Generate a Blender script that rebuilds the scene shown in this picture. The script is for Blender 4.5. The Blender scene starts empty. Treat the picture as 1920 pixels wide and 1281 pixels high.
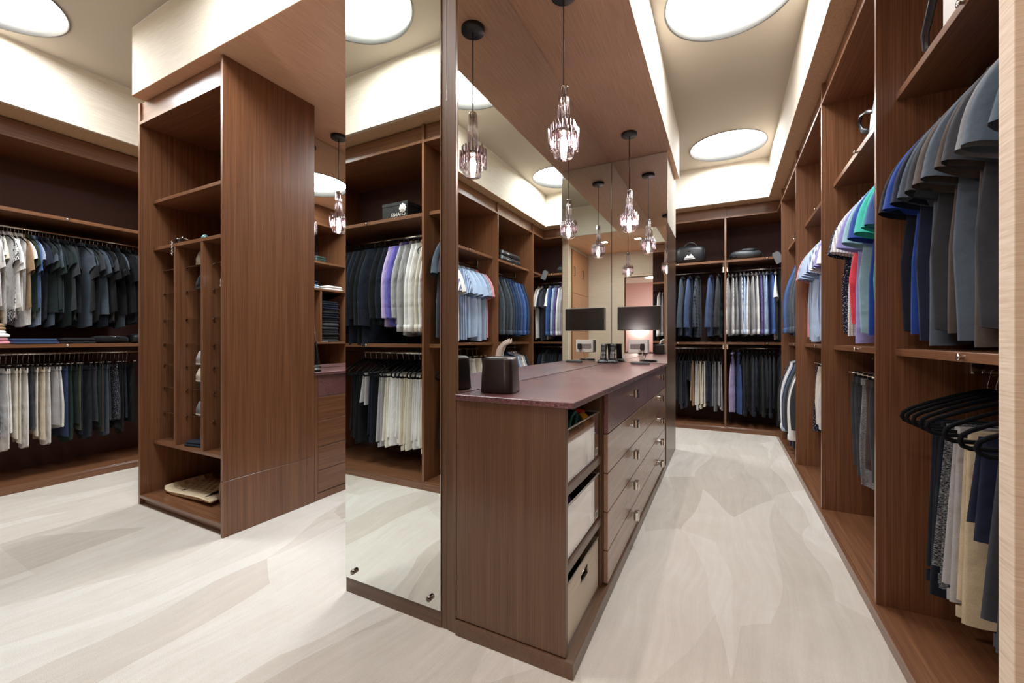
import bpy, math, random
from math import pi, sin, cos, radians, sqrt, atan2
random.seed(7)
S = bpy.context.scene
COL = S.collection

# ------------------------------------------------------------------ camera
cam_d = bpy.data.cameras.new('camera')
cam = bpy.data.objects.new('camera', cam_d)
COL.objects.link(cam)
cam.location = (0, 0, 1.2)
cam.rotation_euler = (radians(90), 0, radians(27.1))
cam_d.sensor_width = 36.0
cam_d.lens = 778.0 / 1920 * 36
cam_d.shift_y = -4.5 / 1920
cam_d.clip_start = 0.02
S.camera = cam
# ------------------------------------------------------------------ world / light / exposure
w = bpy.data.worlds.new('world')
S.world = w
w.use_nodes = True
w.node_tree.nodes['Background'].inputs[0].default_value = (0.8, 0.85, 1, 1)
w.node_tree.nodes['Background'].inputs[1].default_value = 0.3
SKY_POWER = 13.0
S.view_settings.view_transform = 'Standard'
S.view_settings.look = 'None'
S.view_settings.exposure = 1.42
S.view_settings.gamma = 1
S.view_settings.use_curve_mapping = False
S.cycles.max_bounces = 10
S.cycles.diffuse_bounces = 5
S.cycles.glossy_bounces = 6
S.cycles.transparent_max_bounces = 16
S.cycles.sample_clamp_indirect = 6
S.cycles.caustics_reflective = False
S.cycles.caustics_refractive = False

# ------------------------------------------------------------------ helpers: materials
def lin(c):
    return tuple(((x / 255) / 12.92 if x / 255 <= .04045 else ((x / 255 + .055) / 1.055) ** 2.4) for x in c) + (1,)

class N:
    def __init__(s, name):
        s.m = bpy.data.materials.new(name)
        s.m.use_nodes = True
        s.t = s.m.node_tree
        s.p = s.t.nodes['Principled BSDF']
        s.out = s.t.nodes['Material Output']
    def n(s, typ, **kw):
        x = s.t.nodes.new('ShaderNode' + typ)
        for k, v in kw.items():
            if k.startswith('_'):
                setattr(x, k[1:], v)
            else:
                x.inputs[k.replace('_', ' ')].default_value = v
        return x
    def l(s, a, b):
        s.t.links.new(a, b)
    def obj(s, scale=(1, 1, 1), rot=(0, 0, 0)):
        tc = s.n('TexCoord')
        mp = s.n('Mapping')
        mp.inputs['Scale'].default_value = scale
        mp.inputs['Rotation'].default_value = rot
        s.l(tc.outputs['Object'], mp.inputs['Vector'])
        return mp.outputs['Vector']
    def ramp(s, fac, stops, const=False):
        r = s.n('ValToRGB')
        if const:
            r.color_ramp.interpolation = 'CONSTANT'
        e = r.color_ramp.elements
        while len(e) < len(stops):
            e.new(.5)
        for i, (p, c) in enumerate(stops):
            e[i].position = p
            e[i].color = c
        s.l(fac, r.inputs['Fac'])
        return r.outputs['Color']
    def bump(s, h, strength=.2, dist=.002):
        b = s.n('Bump')
        b.inputs['Strength'].default_value = strength
        b.inputs['Distance'].default_value = dist
        s.l(h, b.inputs['Height'])
        s.l(b.outputs['Normal'], s.p.inputs['Normal'])
    def base(s, c):
        if isinstance(c, tuple):
            s.p.inputs['Base Color'].default_value = c
        else:
            s.l(c, s.p.inputs['Base Color'])
    def rough(s, r):
        s.p.inputs['Roughness'].default_value = r

def plain(name, c, r=.5, metal=0.0, spec=.5):
    k = N(name)
    k.base(lin(c))
    k.rough(r)
    k.p.inputs['Metallic'].default_value = metal
    k.p.inputs['Specular IOR Level'].default_value = spec
    return k.m

def wood(name, axis, dark, mid, light, rough=.34, fine=300):
    k = N(name)
    sc = [fine] * 3
    sc[axis] = 2.4
    v = k.obj(tuple(sc))
    n1 = k.n('TexNoise', Scale=1.0, Detail=3.0, Roughness=.6)
    k.l(v, n1.inputs['Vector'])
    sc2 = [38.0] * 3
    sc2[axis] = .5
    v2 = k.obj(tuple(sc2))
    n2 = k.n('TexNoise', Scale=1.0, Detail=2.0)
    k.l(v2, n2.inputs['Vector'])
    mx = k.n('Mix', _data_type='FLOAT')
    mx.inputs[0].default_value = .30
    k.l(n1.outputs['Fac'], mx.inputs[2])
    k.l(n2.outputs['Fac'], mx.inputs[3])
    col = k.ramp(mx.outputs[0], [(.30, lin(dark)), (.5, lin(mid)), (.70, lin(light))])
    k.base(col)
    k.rough(rough)
    k.p.inputs['Coat Weight'].default_value = .35
    k.p.inputs['Coat Roughness'].default_value = .16
    k.bump(n1.outputs['Fac'], .10, .0005)
    return k.m

WC = ((86, 55, 36), (124, 82, 55), (150, 105, 73))
WZ = wood('walnut_upright', 2, *WC)
WX = wood('walnut_along_x', 0, *WC)
WY = wood('walnut_along_y', 1, *WC)
CC = ((72, 50, 33), (97, 69, 47), (117, 87, 63))
CZ = wood('wenge_upright', 2, *CC, rough=.4)
CX = wood('wenge_along_x', 0, *CC, rough=.4)
CY = wood('wenge_along_y', 1, *CC, rough=.4)
LWZ = wood('light_walnut_upright', 2, (150, 98, 64), (182, 128, 90), (200, 148, 108))
DRW = wood('drawer_veneer', 1, (134, 102, 82), (160, 126, 104), (178, 146, 124), rough=.26)

def grass(name, a, b, across, rough=.8):
    k = N(name)
    v = k.obj(across)
    n1 = k.n('TexNoise', Scale=1.0, Detail=4.0, Roughness=.7)
    k.l(v, n1.inputs['Vector'])
    k.base(k.ramp(n1.outputs['Fac'], [(.3, lin(a)), (.7, lin(b))]))
    k.rough(rough)
    k.bump(n1.outputs['Fac'], .35, .0015)
    return k.m

CREAM = grass('cream_grasscloth', (200, 188, 170), (224, 214, 199), (5, 5, 260))
CREAMV = grass('jamb_grasscloth', (214, 192, 166), (240, 224, 204), (10, 10, 190))
TAUPEX = grass('taupe_grasscloth', (218, 170, 136), (240, 200, 166), (120, 4, 60), .6)
UNDER = grass('brown_grasscloth', (186, 150, 114), (212, 178, 142), (90, 90, 20), .7)
PINK = grass('pink_grasscloth', (226, 186, 182), (240, 206, 200), (4, 4, 200))
PAINT = plain('beige_ceiling_paint', (192, 181, 166), .85)

CARPET = ((200, 191, 178), (224, 216, 205), (242, 238, 230))
def carpet():
    k = N('brushed_carpet')
    v = k.obj((1, 1, 1))
    nz = k.n('TexNoise', Scale=.9, Detail=1.0)
    k.l(v, nz.inputs['Vector'])
    mv = k.n('MixRGB')
    mv.blend_type = 'LINEAR_LIGHT'
    mv.inputs[0].default_value = .20
    k.l(v, mv.inputs[1])
    k.l(nz.outputs['Color'], mv.inputs[2])
    def layer(scale, rot):
        mp = k.n('Mapping')
        mp.inputs['Scale'].default_value = scale
        mp.inputs['Rotation'].default_value = (0, 0, rot)
        k.l(mv.outputs[0], mp.inputs['Vector'])
        return mp.outputs[0]
    # two sets of long wedge-shaped brush strokes, as a vacuum head leaves them
    acc = None
    for scale, rot in (((2.9, .8, 1), .35), ((2.3, .65, 1), -.75)):
        vo = k.n('TexVoronoi', Scale=1.0, Randomness=1.0)
        k.l(layer(scale, rot), vo.inputs['Vector'])
        sp = k.n('SeparateColor')
        k.l(vo.outputs['Color'], sp.inputs[0])
        if acc is None:
            acc = sp.outputs[0]
        else:
            mx = k.n('Mix', _data_type='FLOAT')
            mx.inputs[0].default_value = .5
            k.l(acc, mx.inputs[2])
            k.l(sp.outputs[1], mx.inputs[3])
            acc = mx.outputs[0]
    for scale, rot, wgt in (((26, 1.6, 1), .35, .42), ((3, 3, 3), 0, .25)):
        n2 = k.n('TexNoise', Scale=1.0, Detail=6.0, Roughness=.7)
        k.l(layer(scale, rot), n2.inputs['Vector'])
        mx = k.n('Mix', _data_type='FLOAT')
        mx.inputs[0].default_value = wgt
        k.l(acc, mx.inputs[2])
        k.l(n2.outputs['Fac'], mx.inputs[3])
        acc = mx.outputs[0]
    col = k.ramp(acc, [(.25, lin(CARPET[0])), (.5, lin(CARPET[1])), (.72, lin(CARPET[2]))])
    v3 = k.obj((300, 300, 300))
    n3 = k.n('TexNoise', Scale=1.0, Detail=3.0)
    k.l(v3, n3.inputs['Vector'])
    m2 = k.n('MixRGB')
    m2.blend_type = 'MULTIPLY'
    m2.inputs[0].default_value = .3
    k.l(col, m2.inputs[1])
    k.l(k.ramp(n3.outputs['Fac'], [(.3, (.62, .6, .57, 1)), (.6, (1, 1, 1, 1))]), m2.inputs[2])
    k.base(m2.outputs[0])
    k.rough(.95)
    k.p.inputs['Specular IOR Level'].default_value = .1
    k.bump(n3.outputs['Fac'], .6, .004)
    return k.m

def croc(name, rot):
    k = N(name)
    v = k.obj((70, 120, 120), rot)
    nz = k.n('TexNoise', Scale=3.0)
    k.l(v, nz.inputs['Vector'])
    vo = k.n('TexVoronoi', Scale=1.0, Randomness=.55, _feature='DISTANCE_TO_EDGE')
    k.l(v, vo.inputs['Vector'])
    v2 = k.obj((3, 3, 3))
    n2 = k.n('TexNoise', Scale=1.0, Detail=3.0)
    k.l(v2, n2.inputs['Vector'])
    a = k.ramp(n2.outputs['Fac'], [(.3, lin((98, 58, 60))), (.7, lin((146, 98, 98)))])
    m = k.n('MixRGB')
    m.blend_type = 'MULTIPLY'
    m.inputs[0].default_value = 1
    k.l(a, m.inputs[1])
    k.l(k.ramp(vo.outputs['Distance'], [(0, (.35, .3, .3, 1)), (.14, (1, 1, 1, 1))]), m.inputs[2])
    k.base(m.outputs[0])
    k.rough(.32)
    k.p.inputs['Coat Weight'].default_value = .6
    k.p.inputs['Coat Roughness'].default_value = .28
    hr = k.ramp(vo.outputs['Distance'], [(0, (0, 0, 0, 1)), (.25, (1, 1, 1, 1))])
    k.bump(hr, .5, .002)
    return k.m
CROC = croc('burgundy_crocodile_leather', (0, 0, 0))
CROCV = croc('burgundy_crocodile_drawer', (0, pi / 2, 0))

MIRROR = plain('silvered_glass', (236, 240, 236), 0.0, 1.0)
CHROME = plain('polished_chrome', (225, 222, 215), .12, 1.0)
NICKEL = plain('dark_nickel', (120, 112, 104), .16, 1.0)
BLACK = plain('black_metal', (22, 22, 24), .4)
VELVET = plain('black_velvet', (20, 20, 23), .9, 0, .15)
BACK = plain('dark_plum_lining', (92, 70, 66), .75, 0, .2)
WHITEP = plain('white_plastic', (232, 228, 220), .4)
RUBBER = plain('black_plastic', (18, 18, 20), .35)
SCREEN = plain('screen_glass', (20, 19, 20), .12)
BRONZE = plain('dark_bronze_lacquer', (52, 44, 42), .3, .35)
PAPER = plain('white_tissue', (238, 234, 228), .9)

def glassy(name, tint, fac=.75, rough=.03):
    k = N(name)
    tr = k.n('BsdfTransparent')
    tr.inputs[0].default_value = tint
    gl = k.n('BsdfGlossy')
    gl.inputs['Roughness'].default_value = rough
    gl.inputs['Color'].default_value = (1, .97, .97, 1)
    lw = k.n('LayerWeight', Blend=fac)
    mx = k.n('MixShader')
    k.l(lw.outputs['Facing'], mx.inputs[0])
    k.l(tr.outputs[0], mx.inputs[1])
    k.l(gl.outputs[0], mx.inputs[2])
    k.l(mx.outputs[0], k.out.inputs['Surface'])
    return k.m
CRYSTAL = glassy('smoky_crystal', (.78, .71, .76, 1), .4)
ACRYL = glassy('clear_acrylic', (.93, .92, .91, 1), .3)
GLASSC = glassy('clear_glass', (.95, .92, .94, 1), .4)

def emis(name, c, s):
    k = N(name)
    e = k.n('Emission')
    e.inputs[0].default_value = c
    e.inputs[1].default_value = s
    k.l(e.outputs[0], k.out.inputs['Surface'])
    return k.m
SKYLENS = emis('skylight_daylight', (.93, .97, 1, 1), SKY_POWER)
BULB = emis('bulb_glow', (1, .86, .78, 1), 380)
LAMP = emis('lamp_glow', (1, .95, .93, 1), 34)

FAB = {}
COLORS = dict(navy=(30, 36, 56), royal=(38, 70, 150), black=(22, 23, 26), charcoal=(60, 62, 67), slate=(80, 91, 103),
    grey=(124, 126, 130), lightgrey=(178, 176, 176), white=(244, 242, 240), cream=(226, 216, 196), brown=(80, 71, 66),
    sky=(186, 207, 234), blue=(70, 100, 160), lavender=(156, 152, 208), teal=(70, 190, 176), mint=(150, 190, 200),
    coral=(232, 78, 92), pink=(226, 160, 172), lilac=(206, 188, 226), violet=(120, 112, 200), red=(190, 24, 34),
    tan=(168, 138, 104), olive=(80, 84, 60), green=(30, 54, 46), denim=(48, 66, 100), steel=(74, 92, 130),
    purple=(90, 70, 140), khaki=(196, 180, 150), midnight=(26, 32, 44), darkgreen=(30, 44, 42), ivory=(232, 226, 212))
WORD = dict(royal='royal blue', lightgrey='light grey', sky='sky blue', slate='slate grey', steel='steel blue', midnight='midnight blue',
    darkgreen='dark green', mint='pale blue-green', teal='turquoise', brown='dark taupe', denim='denim blue')

def fabric(c, pat=None):
    key = (c, pat)
    if key in FAB:
        return FAB[key]
    rgb = COLORS[c]
    k = N(f'cloth_{c}' + (f'_{pat}' if pat else ''))
    b = lin(rgb)
    v = k.obj((1, 1, 1))
    n1 = k.n('TexNoise', Scale=260.0, Detail=2.0)
    k.l(v, n1.inputs['Vector'])
    hi = tuple(min(1, x * 1.07) for x in b[:3]) + (1,)
    lo = tuple(x * .93 for x in b[:3]) + (1,)
    col = k.ramp(n1.outputs['Fac'], [(.35, lo), (.65, hi)])
    def band(direction, scale):
        wv = k.n('TexWave', Scale=scale, _bands_direction=direction)
        k.l(v, wv.inputs['Vector'])
        return k.ramp(wv.outputs['Fac'], [(.45, (0, 0, 0, 1)), (.55, (1, 1, 1, 1))])
    def mix(f, a, c2):
        m = k.n('MixRGB')
        k.l(f, m.inputs[0]) if not isinstance(f, float) else setattr(m.inputs[0], 'default_value', f)
        k.l(a, m.inputs[1])
        m.inputs[2].default_value = c2
        return m.outputs[0]
    alt = {'check': tuple(x * .55 for x in b[:3]) + (1,), 'plaid': tuple(min(1, x * 2 + .05) for x in b[:3]) + (1,)}
    if pat in ('check', 'plaid'):
        s = 22 if pat == 'check' else 7
        a = alt[pat]
        half = tuple((x + y) / 2 for x, y in zip(a, b))
        col = mix(band('Z', s), col, half)
        col = mix(band('X', s), col, a)
    elif pat == 'stripe':
        col = mix(band('X', 16), col, lin((110, 124, 160)))
    elif pat == 'hoop':
        col = mix(band('Z', 7), col, lin((240, 238, 234)))
    elif pat in ('dots', 'speckle', 'houndstooth'):
        vo = k.n('TexVoronoi', Scale={'dots': 130.0, 'speckle': 55.0, 'houndstooth': 32.0}[pat])
        k.l(v, vo.inputs['Vector'])
        th = {'dots': .22, 'speckle': .4, 'houndstooth': .42}[pat]
        f = k.ramp(vo.outputs['Distance'], [(th, (1, 1, 1, 1)), (th + .06, (0, 0, 0, 1))])
        col = mix(f, col, lin((225, 225, 235) if pat != 'speckle' else (30, 30, 32)))
    elif pat == 'tweed':
        wv = k.n('TexNoise', Scale=1.0, Detail=2.0)
        k.l(k.obj((120, 120, 500)), wv.inputs['Vector'])
        col = mix(k.ramp(wv.outputs['Fac'], [(.42, (0, 0, 0, 1)), (.7, (.55, .55, .55, 1))]), col, lin((214, 218, 224)))
    k.base(col)
    k.rough(.85)
    k.p.inputs['Specular IOR Level'].default_value = .2
    k.p.inputs['Sheen Weight'].default_value = .08
    n2 = k.n('TexNoise', Scale=9.0, Detail=2.0)
    k.l(v, n2.inputs['Vector'])
    k.bump(n2.outputs['Fac'], .55, .03)
    FAB[key] = k.m
    return k.m

# ------------------------------------------------------------------ helpers: meshes
class MB:
    def __init__(s):
        s.v = []
        s.f = []
        s.sm = []
    def add(s, vs, fs, smooth=False):
        o = len(s.v)
        s.v += [tuple(p) for p in vs]
        s.f += [tuple(i + o for i in q) for q in fs]
        s.sm += [smooth] * len(fs)
        return s
    def box(s, x0, x1, y0, y1, z0, z1, c=.0012):
        x0, x1 = min(x0, x1), max(x0, x1)
        y0, y1 = min(y0, y1), max(y0, y1)
        z0, z1 = min(z0, z1), max(z0, z1)
        c = min(c, (x1 - x0) * .4, (y1 - y0) * .4, (z1 - z0) * .4)
        P = {}
        vs = []
        X, Y, Z = (x0, x1), (y0, y1), (z0, z1)
        for i in (0, 1):
            for j in (0, 1):
                for q in (0, 1):
                    a, b, d = (1, -1)[i] * c, (1, -1)[j] * c, (1, -1)[q] * c
                    P[i, j, q, 'x'] = len(vs); vs.append((X[i], Y[j] + b, Z[q] + d))
                    P[i, j, q, 'y'] = len(vs); vs.append((X[i] + a, Y[j], Z[q] + d))
                    P[i, j, q, 'z'] = len(vs); vs.append((X[i] + a, Y[j] + b, Z[q]))
        fs = []
        R = ((0, 0), (1, 0), (1, 1), (0, 1))
        for i in (0, 1):
            fs.append([P[i, a, b, 'x'] for a, b in (R if i else R[::-1])])
            fs.append([P[a, i, b, 'y'] for a, b in (R[::-1] if i else R)])
            fs.append([P[a, b, i, 'z'] for a, b in (R if i else R[::-1])])
        for i in (0, 1):
            for j in (0, 1):
                fs.append([P[i, j, 0, 'x'], P[i, j, 1, 'x'], P[i, j, 1, 'y'], P[i, j, 0, 'y']])
                fs.append([P[i, 0, j, 'x'], P[i, 1, j, 'x'], P[i, 1, j, 'z'], P[i, 0, j, 'z']])
                fs.append([P[0, i, j, 'y'], P[1, i, j, 'y'], P[1, i, j, 'z'], P[0, i, j, 'z']])
                for q in (0, 1):
                    fs.append([P[i, j, q, 'x'], P[i, j, q, 'y'], P[i, j, q, 'z']])
        return s.add(vs, fs)
    def loft(s, rings, closed=True, cap0=False, cap1=False, smooth=True):
        n = len(rings[0])
        vs = [p for r in rings for p in r]
        fs = []
        for k in range(len(rings) - 1):
            for i in range(n if closed else n - 1):
                j = (i + 1) % n
                fs.append((k * n + i, k * n + j, (k + 1) * n + j, (k + 1) * n + i))
        if cap0:
            fs.append(tuple(range(n))[::-1])
        if cap1:
            fs.append(tuple(range((len(rings) - 1) * n, len(rings) * n)))
        return s.add(vs, fs, smooth)
    def tube(s, path, r, n=8, closed=False, flat=1.0):
        rings = []
        m = len(path)
        up0 = None
        for i, p in enumerate(path):
            a = path[(i - 1) % m] if (closed or i > 0) else p
            b = path[(i + 1) % m] if (closed or i < m - 1) else p
            d = [b[k] - a[k] for k in range(3)]
            L = sqrt(sum(x * x for x in d)) or 1
            d = [x / L for x in d]
            ref = up0 or ([0, 0, 1] if abs(d[2]) < .9 else [1, 0, 0])
            dt = sum(ref[k] * d[k] for k in range(3))
            u = [ref[k] - dt * d[k] for k in range(3)]
            L = sqrt(sum(x * x for x in u)) or 1
            u = [x / L for x in u]
            up0 = u
            w_ = [d[1] * u[2] - d[2] * u[1], d[2] * u[0] - d[0] * u[2], d[0] * u[1] - d[1] * u[0]]
            rr = r[i] if isinstance(r, (list, tuple)) else r
            rings.append([tuple(p[k] + rr * (cos(t) * u[k] + flat * sin(t) * w_[k]) for k in range(3))
                          for t in (2 * pi * q / n for q in range(n))])
        if closed:
            rings.append(rings[0])
        return s.loft(rings, True, not closed, not closed)
    def cyl(s, x, y, z0, z1, r, n=24, r1=None):
        r1 = r if r1 is None else r1
        c = [(cos(2 * pi * i / n), sin(2 * pi * i / n)) for i in range(n)]
        vs = [(x + r * a, y + r * b, z0) for a, b in c] + [(x + r1 * a, y + r1 * b, z1) for a, b in c]
        s.add(vs, [(i, (i + 1) % n, n + (i + 1) % n, n + i) for i in range(n)], True)
        s.add(vs[:n], [tuple(range(n))[::-1]])
        return s.add(vs[n:], [tuple(range(n))])
    def lathe(s, prof, x=0, y=0, n=32):
        return s.loft([[(x + r * cos(2 * pi * i / n), y + r * sin(2 * pi * i / n), z) for i in range(n)] for r, z in prof])
    def mesh(s, name, off=(0, 0, 0)):
        me = bpy.data.meshes.new(name)
        me.from_pydata([(a - off[0], b - off[1], c - off[2]) for a, b, c in s.v], [], s.f)
        me.polygons.foreach_set('use_smooth', s.sm)
        me.update()
        return me

def link(name, me, mat, parent=None):
    o = bpy.data.objects.new(name, me)
    COL.objects.link(o)
    if mat is not None:
        if not me.materials:
            me.materials.append(mat)
        elif me.materials[0] != mat:
            o.material_slots[0].link = 'OBJECT'
            o.material_slots[0].material = mat
    if parent:
        o.parent = parent
    return o

def root_loc(o):
    p = [0, 0, 0]
    while o:
        p = [p[i] + o.location[i] for i in range(3)]
        o = o.parent
    return p

def part(name, mb, mat, parent, label=None, kind=None):
    """mb is in world coordinates (all roots used with it are unrotated)"""
    o = link(name, mb.mesh(name, root_loc(parent)), mat, parent)
    if label:
        o['label'] = label
    if kind:
        o['kind'] = kind
    return o

def thing(name, label, cat, loc=(0, 0, 0), group=None, rz=0):
    o = bpy.data.objects.new(name, None)
    o.empty_display_size = .05
    COL.objects.link(o)
    o.location = loc
    o.rotation_euler = (0, 0, rz)
    tag(o, label, cat, group)
    return o

def tag(o, label, cat, group=None):
    o['label'] = label
    o['category'] = cat
    if group:
        o['group'] = group
    return o

def struct(name, mb, mat, parent=None):
    o = link(name, mb.mesh(name), mat, parent)
    if not parent:
        o['kind'] = 'structure'
    return o

B = lambda *a, **k: MB().box(*a, **k)

# ------------------------------------------------------------------ key dimensions (metres)
SOF, CEIL = 2.92, 3.40
AISLE_Y0 = 1.385
MX = -0.972                    # mirror plane behind the counter
# ================================================================== the setting
struct('floor', MB().add([(-5.7, -3.2, 0), (1.3, -3.2, 0), (1.3, 6.8, 0), (-5.7, 6.8, 0)], [(0, 1, 2, 3)]), carpet())
struct('wall_left', B(-5.62, -5.56, -.55, 6.75, 0, 3.5), CREAM)
struct('wall_right', B(1.24, 1.30, 1.16, 6.75, 0, 3.5), CREAM)
struct('wall_far', B(-5.56, 1.24, 6.68, 6.74, 0, 3.5), CREAM)
struct('wall_front', B(-5.56, -.93, -.56, -.50, 0, 3.5), CREAM)
# entry wall beside and behind the camera, with the doorway to the dressing bathroom
wf = MB()
wf.box(-.93, -.768, -.35, -.25, 0, SOF).box(-.193, .62, -.35, -.25, 0, SOF).box(-.768, -.193, -.35, -.25, 2.42, SOF)
struct('wall_entry', wf, CREAM)
struct('wall_side', B(.56, .66, -.25, 1.10, 0, SOF), CREAM)
struct('wall_jamb', B(.478, .70, 1.108, 1.158, 0, SOF + .02), CREAMV)
struct('wall_bathroom', B(-1.7, .9, -2.66, -2.6, 0, 2.6), PINK)
struct('wall_bathroom_side', MB().box(-1.76, -1.7, -2.6, -.57, 0, 2.6).box(.9, .96, -2.6, -.35, 0, 2.6), PINK)
struct('ceiling_bathroom', MB().box(-1.7, .9, -2.6, -.57, 2.6, 2.66).box(-.925, .9, -.57, -.355, 2.6, 2.66), PAINT)

def plate_hole(x0, x1, y0, y1, z, cx, cy, r, n=64):
    ang = sorted([2 * pi * i / n for i in range(n)] + [atan2(b - cy, a - cx) % (2 * pi) for a in (x0, x1) for b in (y0, y1)])
    vs = []
    for t in ang:
        c, s_ = cos(t), sin(t)
        k = min([((x1 if c > 0 else x0) - cx) / c if abs(c) > 1e-9 else 1e9, ((y1 if s_ > 0 else y0) - cy) / s_ if abs(s_) > 1e-9 else 1e9])
        vs.append((cx + k * c, cy + k * s_, z))
    m = len(ang)
    vs += [(cx + r * cos(t), cy + r * sin(t), z) for t in ang]
    return MB().add(vs, [(i, m + i, m + (i + 1) % m, (i + 1) % m) for i in range(m)])

RS = .385
SKY = [((-.43, .484, AISLE_Y0, 4.2), (.03, 3.01), CEIL, 'round skylight over the narrow aisle, above the dresser counter'),
       ((-.43, .484, 4.2, 5.87), (.03, 5.33), CEIL, 'round skylight at the far end of the narrow aisle'),
       ((-4.65, -3.2, .315, AISLE_Y0), (-4.19, .80), CEIL, 'round skylight above the corner in front of the shoe tower'),
       ((-3.2, -.93, .315, AISLE_Y0), (-2.16, .87), CEIL, 'round skylight seen in the full-length mirror on the column'),
       ((-4.65, -3.72, AISLE_Y0, 5.87), (-4.19, 3.10), CEIL, 'round skylight above the aisle behind the shoe tower'),
       ((-3.72, -.43, 4.77, 5.87), (-2.12, 5.33), CEIL, 'round skylight above the cross aisle behind the passage'),
       ((-3.72, -.43, AISLE_Y0, 4.77), (-2.12, 3.08), SOF - .003, 'round skylight in the brown soffit over the passage')]
for (x0, x1, y0, y1), (cx, cy), z, lab in SKY:
    struct('ceiling', plate_hole(x0, x1, y0, y1, z, cx, cy, RS), PAINT if z == CEIL else TAUPEX)
    t = thing('round_skylight', lab, 'skylight', (cx, cy, z))
    ring = MB().lathe([(RS + .012, z - .002), (RS + .012, z - .006), (RS, z - .006), (RS, z + .05), (RS - .012, z + .065), (RS - .03, z + .065)], cx, cy, 64)
    part('ring', ring, plain('skylight_ring', (120, 118, 114), .35, .6), t)
    part('diffuser', MB().lathe([(0, z + .058), (RS * .6, z + .056), (RS - .005, z + .05)], cx, cy, 64), SKYLENS, t)
# soffit fascias and undersides
n_trim = [0]
def trim(mb, mat):
    n_trim[0] += 1
    return struct(f'trim_{n_trim[0]}', mb, mat)
trim(B(-3.72, -.43, AISLE_Y0, AISLE_Y0 + .03, SOF, CEIL), CREAM)
trim(B(-.46, -.43, AISLE_Y0 + .03, 4.77, SOF, CEIL), CREAM)
trim(B(-3.72, -3.69, AISLE_Y0 + .03, 4.77, SOF, CEIL), CREAM)
trim(B(-3.69, -.46, 4.74, 4.77, SOF, CEIL), CREAM)
trim(B(.484, .52, AISLE_Y0, 5.87, SOF, CEIL), CREAM)
trim(B(-4.65, .52, 5.87, 5.90, SOF, CEIL), CREAM)
trim(B(-4.68, -4.65, .315, 5.87, SOF, CEIL), CREAM)
trim(B(-4.65, -.93, .285, .315, SOF, CEIL), CREAM)
trim(B(-.93, -.90, .315, AISLE_Y0, SOF, CEIL), CREAM)
trim(B(-.43, .484, AISLE_Y0 - .03, AISLE_Y0, SOF, CEIL), CREAM)
struct('ceiling_edge', MB().box(.52, 1.24, 1.158, 6.68, SOF, SOF + .05).box(-5.56, .52, 5.90, 6.68, SOF, SOF + .05)
       .box(-5.56, -4.68, -.5, 5.90, SOF, SOF + .05).box(-4.68, -.93, -.5, .285, SOF, SOF + .05), UNDER)
struct('ceiling_entry', B(-.90, .62, -.30, AISLE_Y0 - .03, SOF, SOF + .04), TAUPEX)
for x, y, lab in ((-.63, .74, 'small square downlight in the entry soffit beside the column'), (-.05, .74, 'added fill downlight in the entry soffit above the aisle mouth')):  # the second one is added to brighten the floor at the aisle mouth
    t = thing('downlight', lab, 'lamp', (x, y, SOF))
    part('frame', MB().box(x - .06, x + .06, y - .06, y - .05, SOF - .004, SOF - .0005).box(x - .06, x + .06, y + .05, y + .06, SOF - .004, SOF - .0005)
         .box(x - .06, x - .05, y - .05, y + .05, SOF - .004, SOF - .0005).box(x + .05, x + .06, y - .05, y + .05, SOF - .004, SOF - .0005), WHITEP, t)
    part('lens', B(x - .05, x + .05, y - .05, y + .05, SOF - .003, SOF - .001), emis('downlight_glow', (1, .97, .94, 1), 90), t)
trim(B(.478, .60, 1.158, 5.9, SOF - .004, SOF, c=0), UNDER)

# ================================================================== wardrobes
def rod_mesh(a, b, r=.0125):
    return MB().tube([a, b], r, 12)

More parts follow.
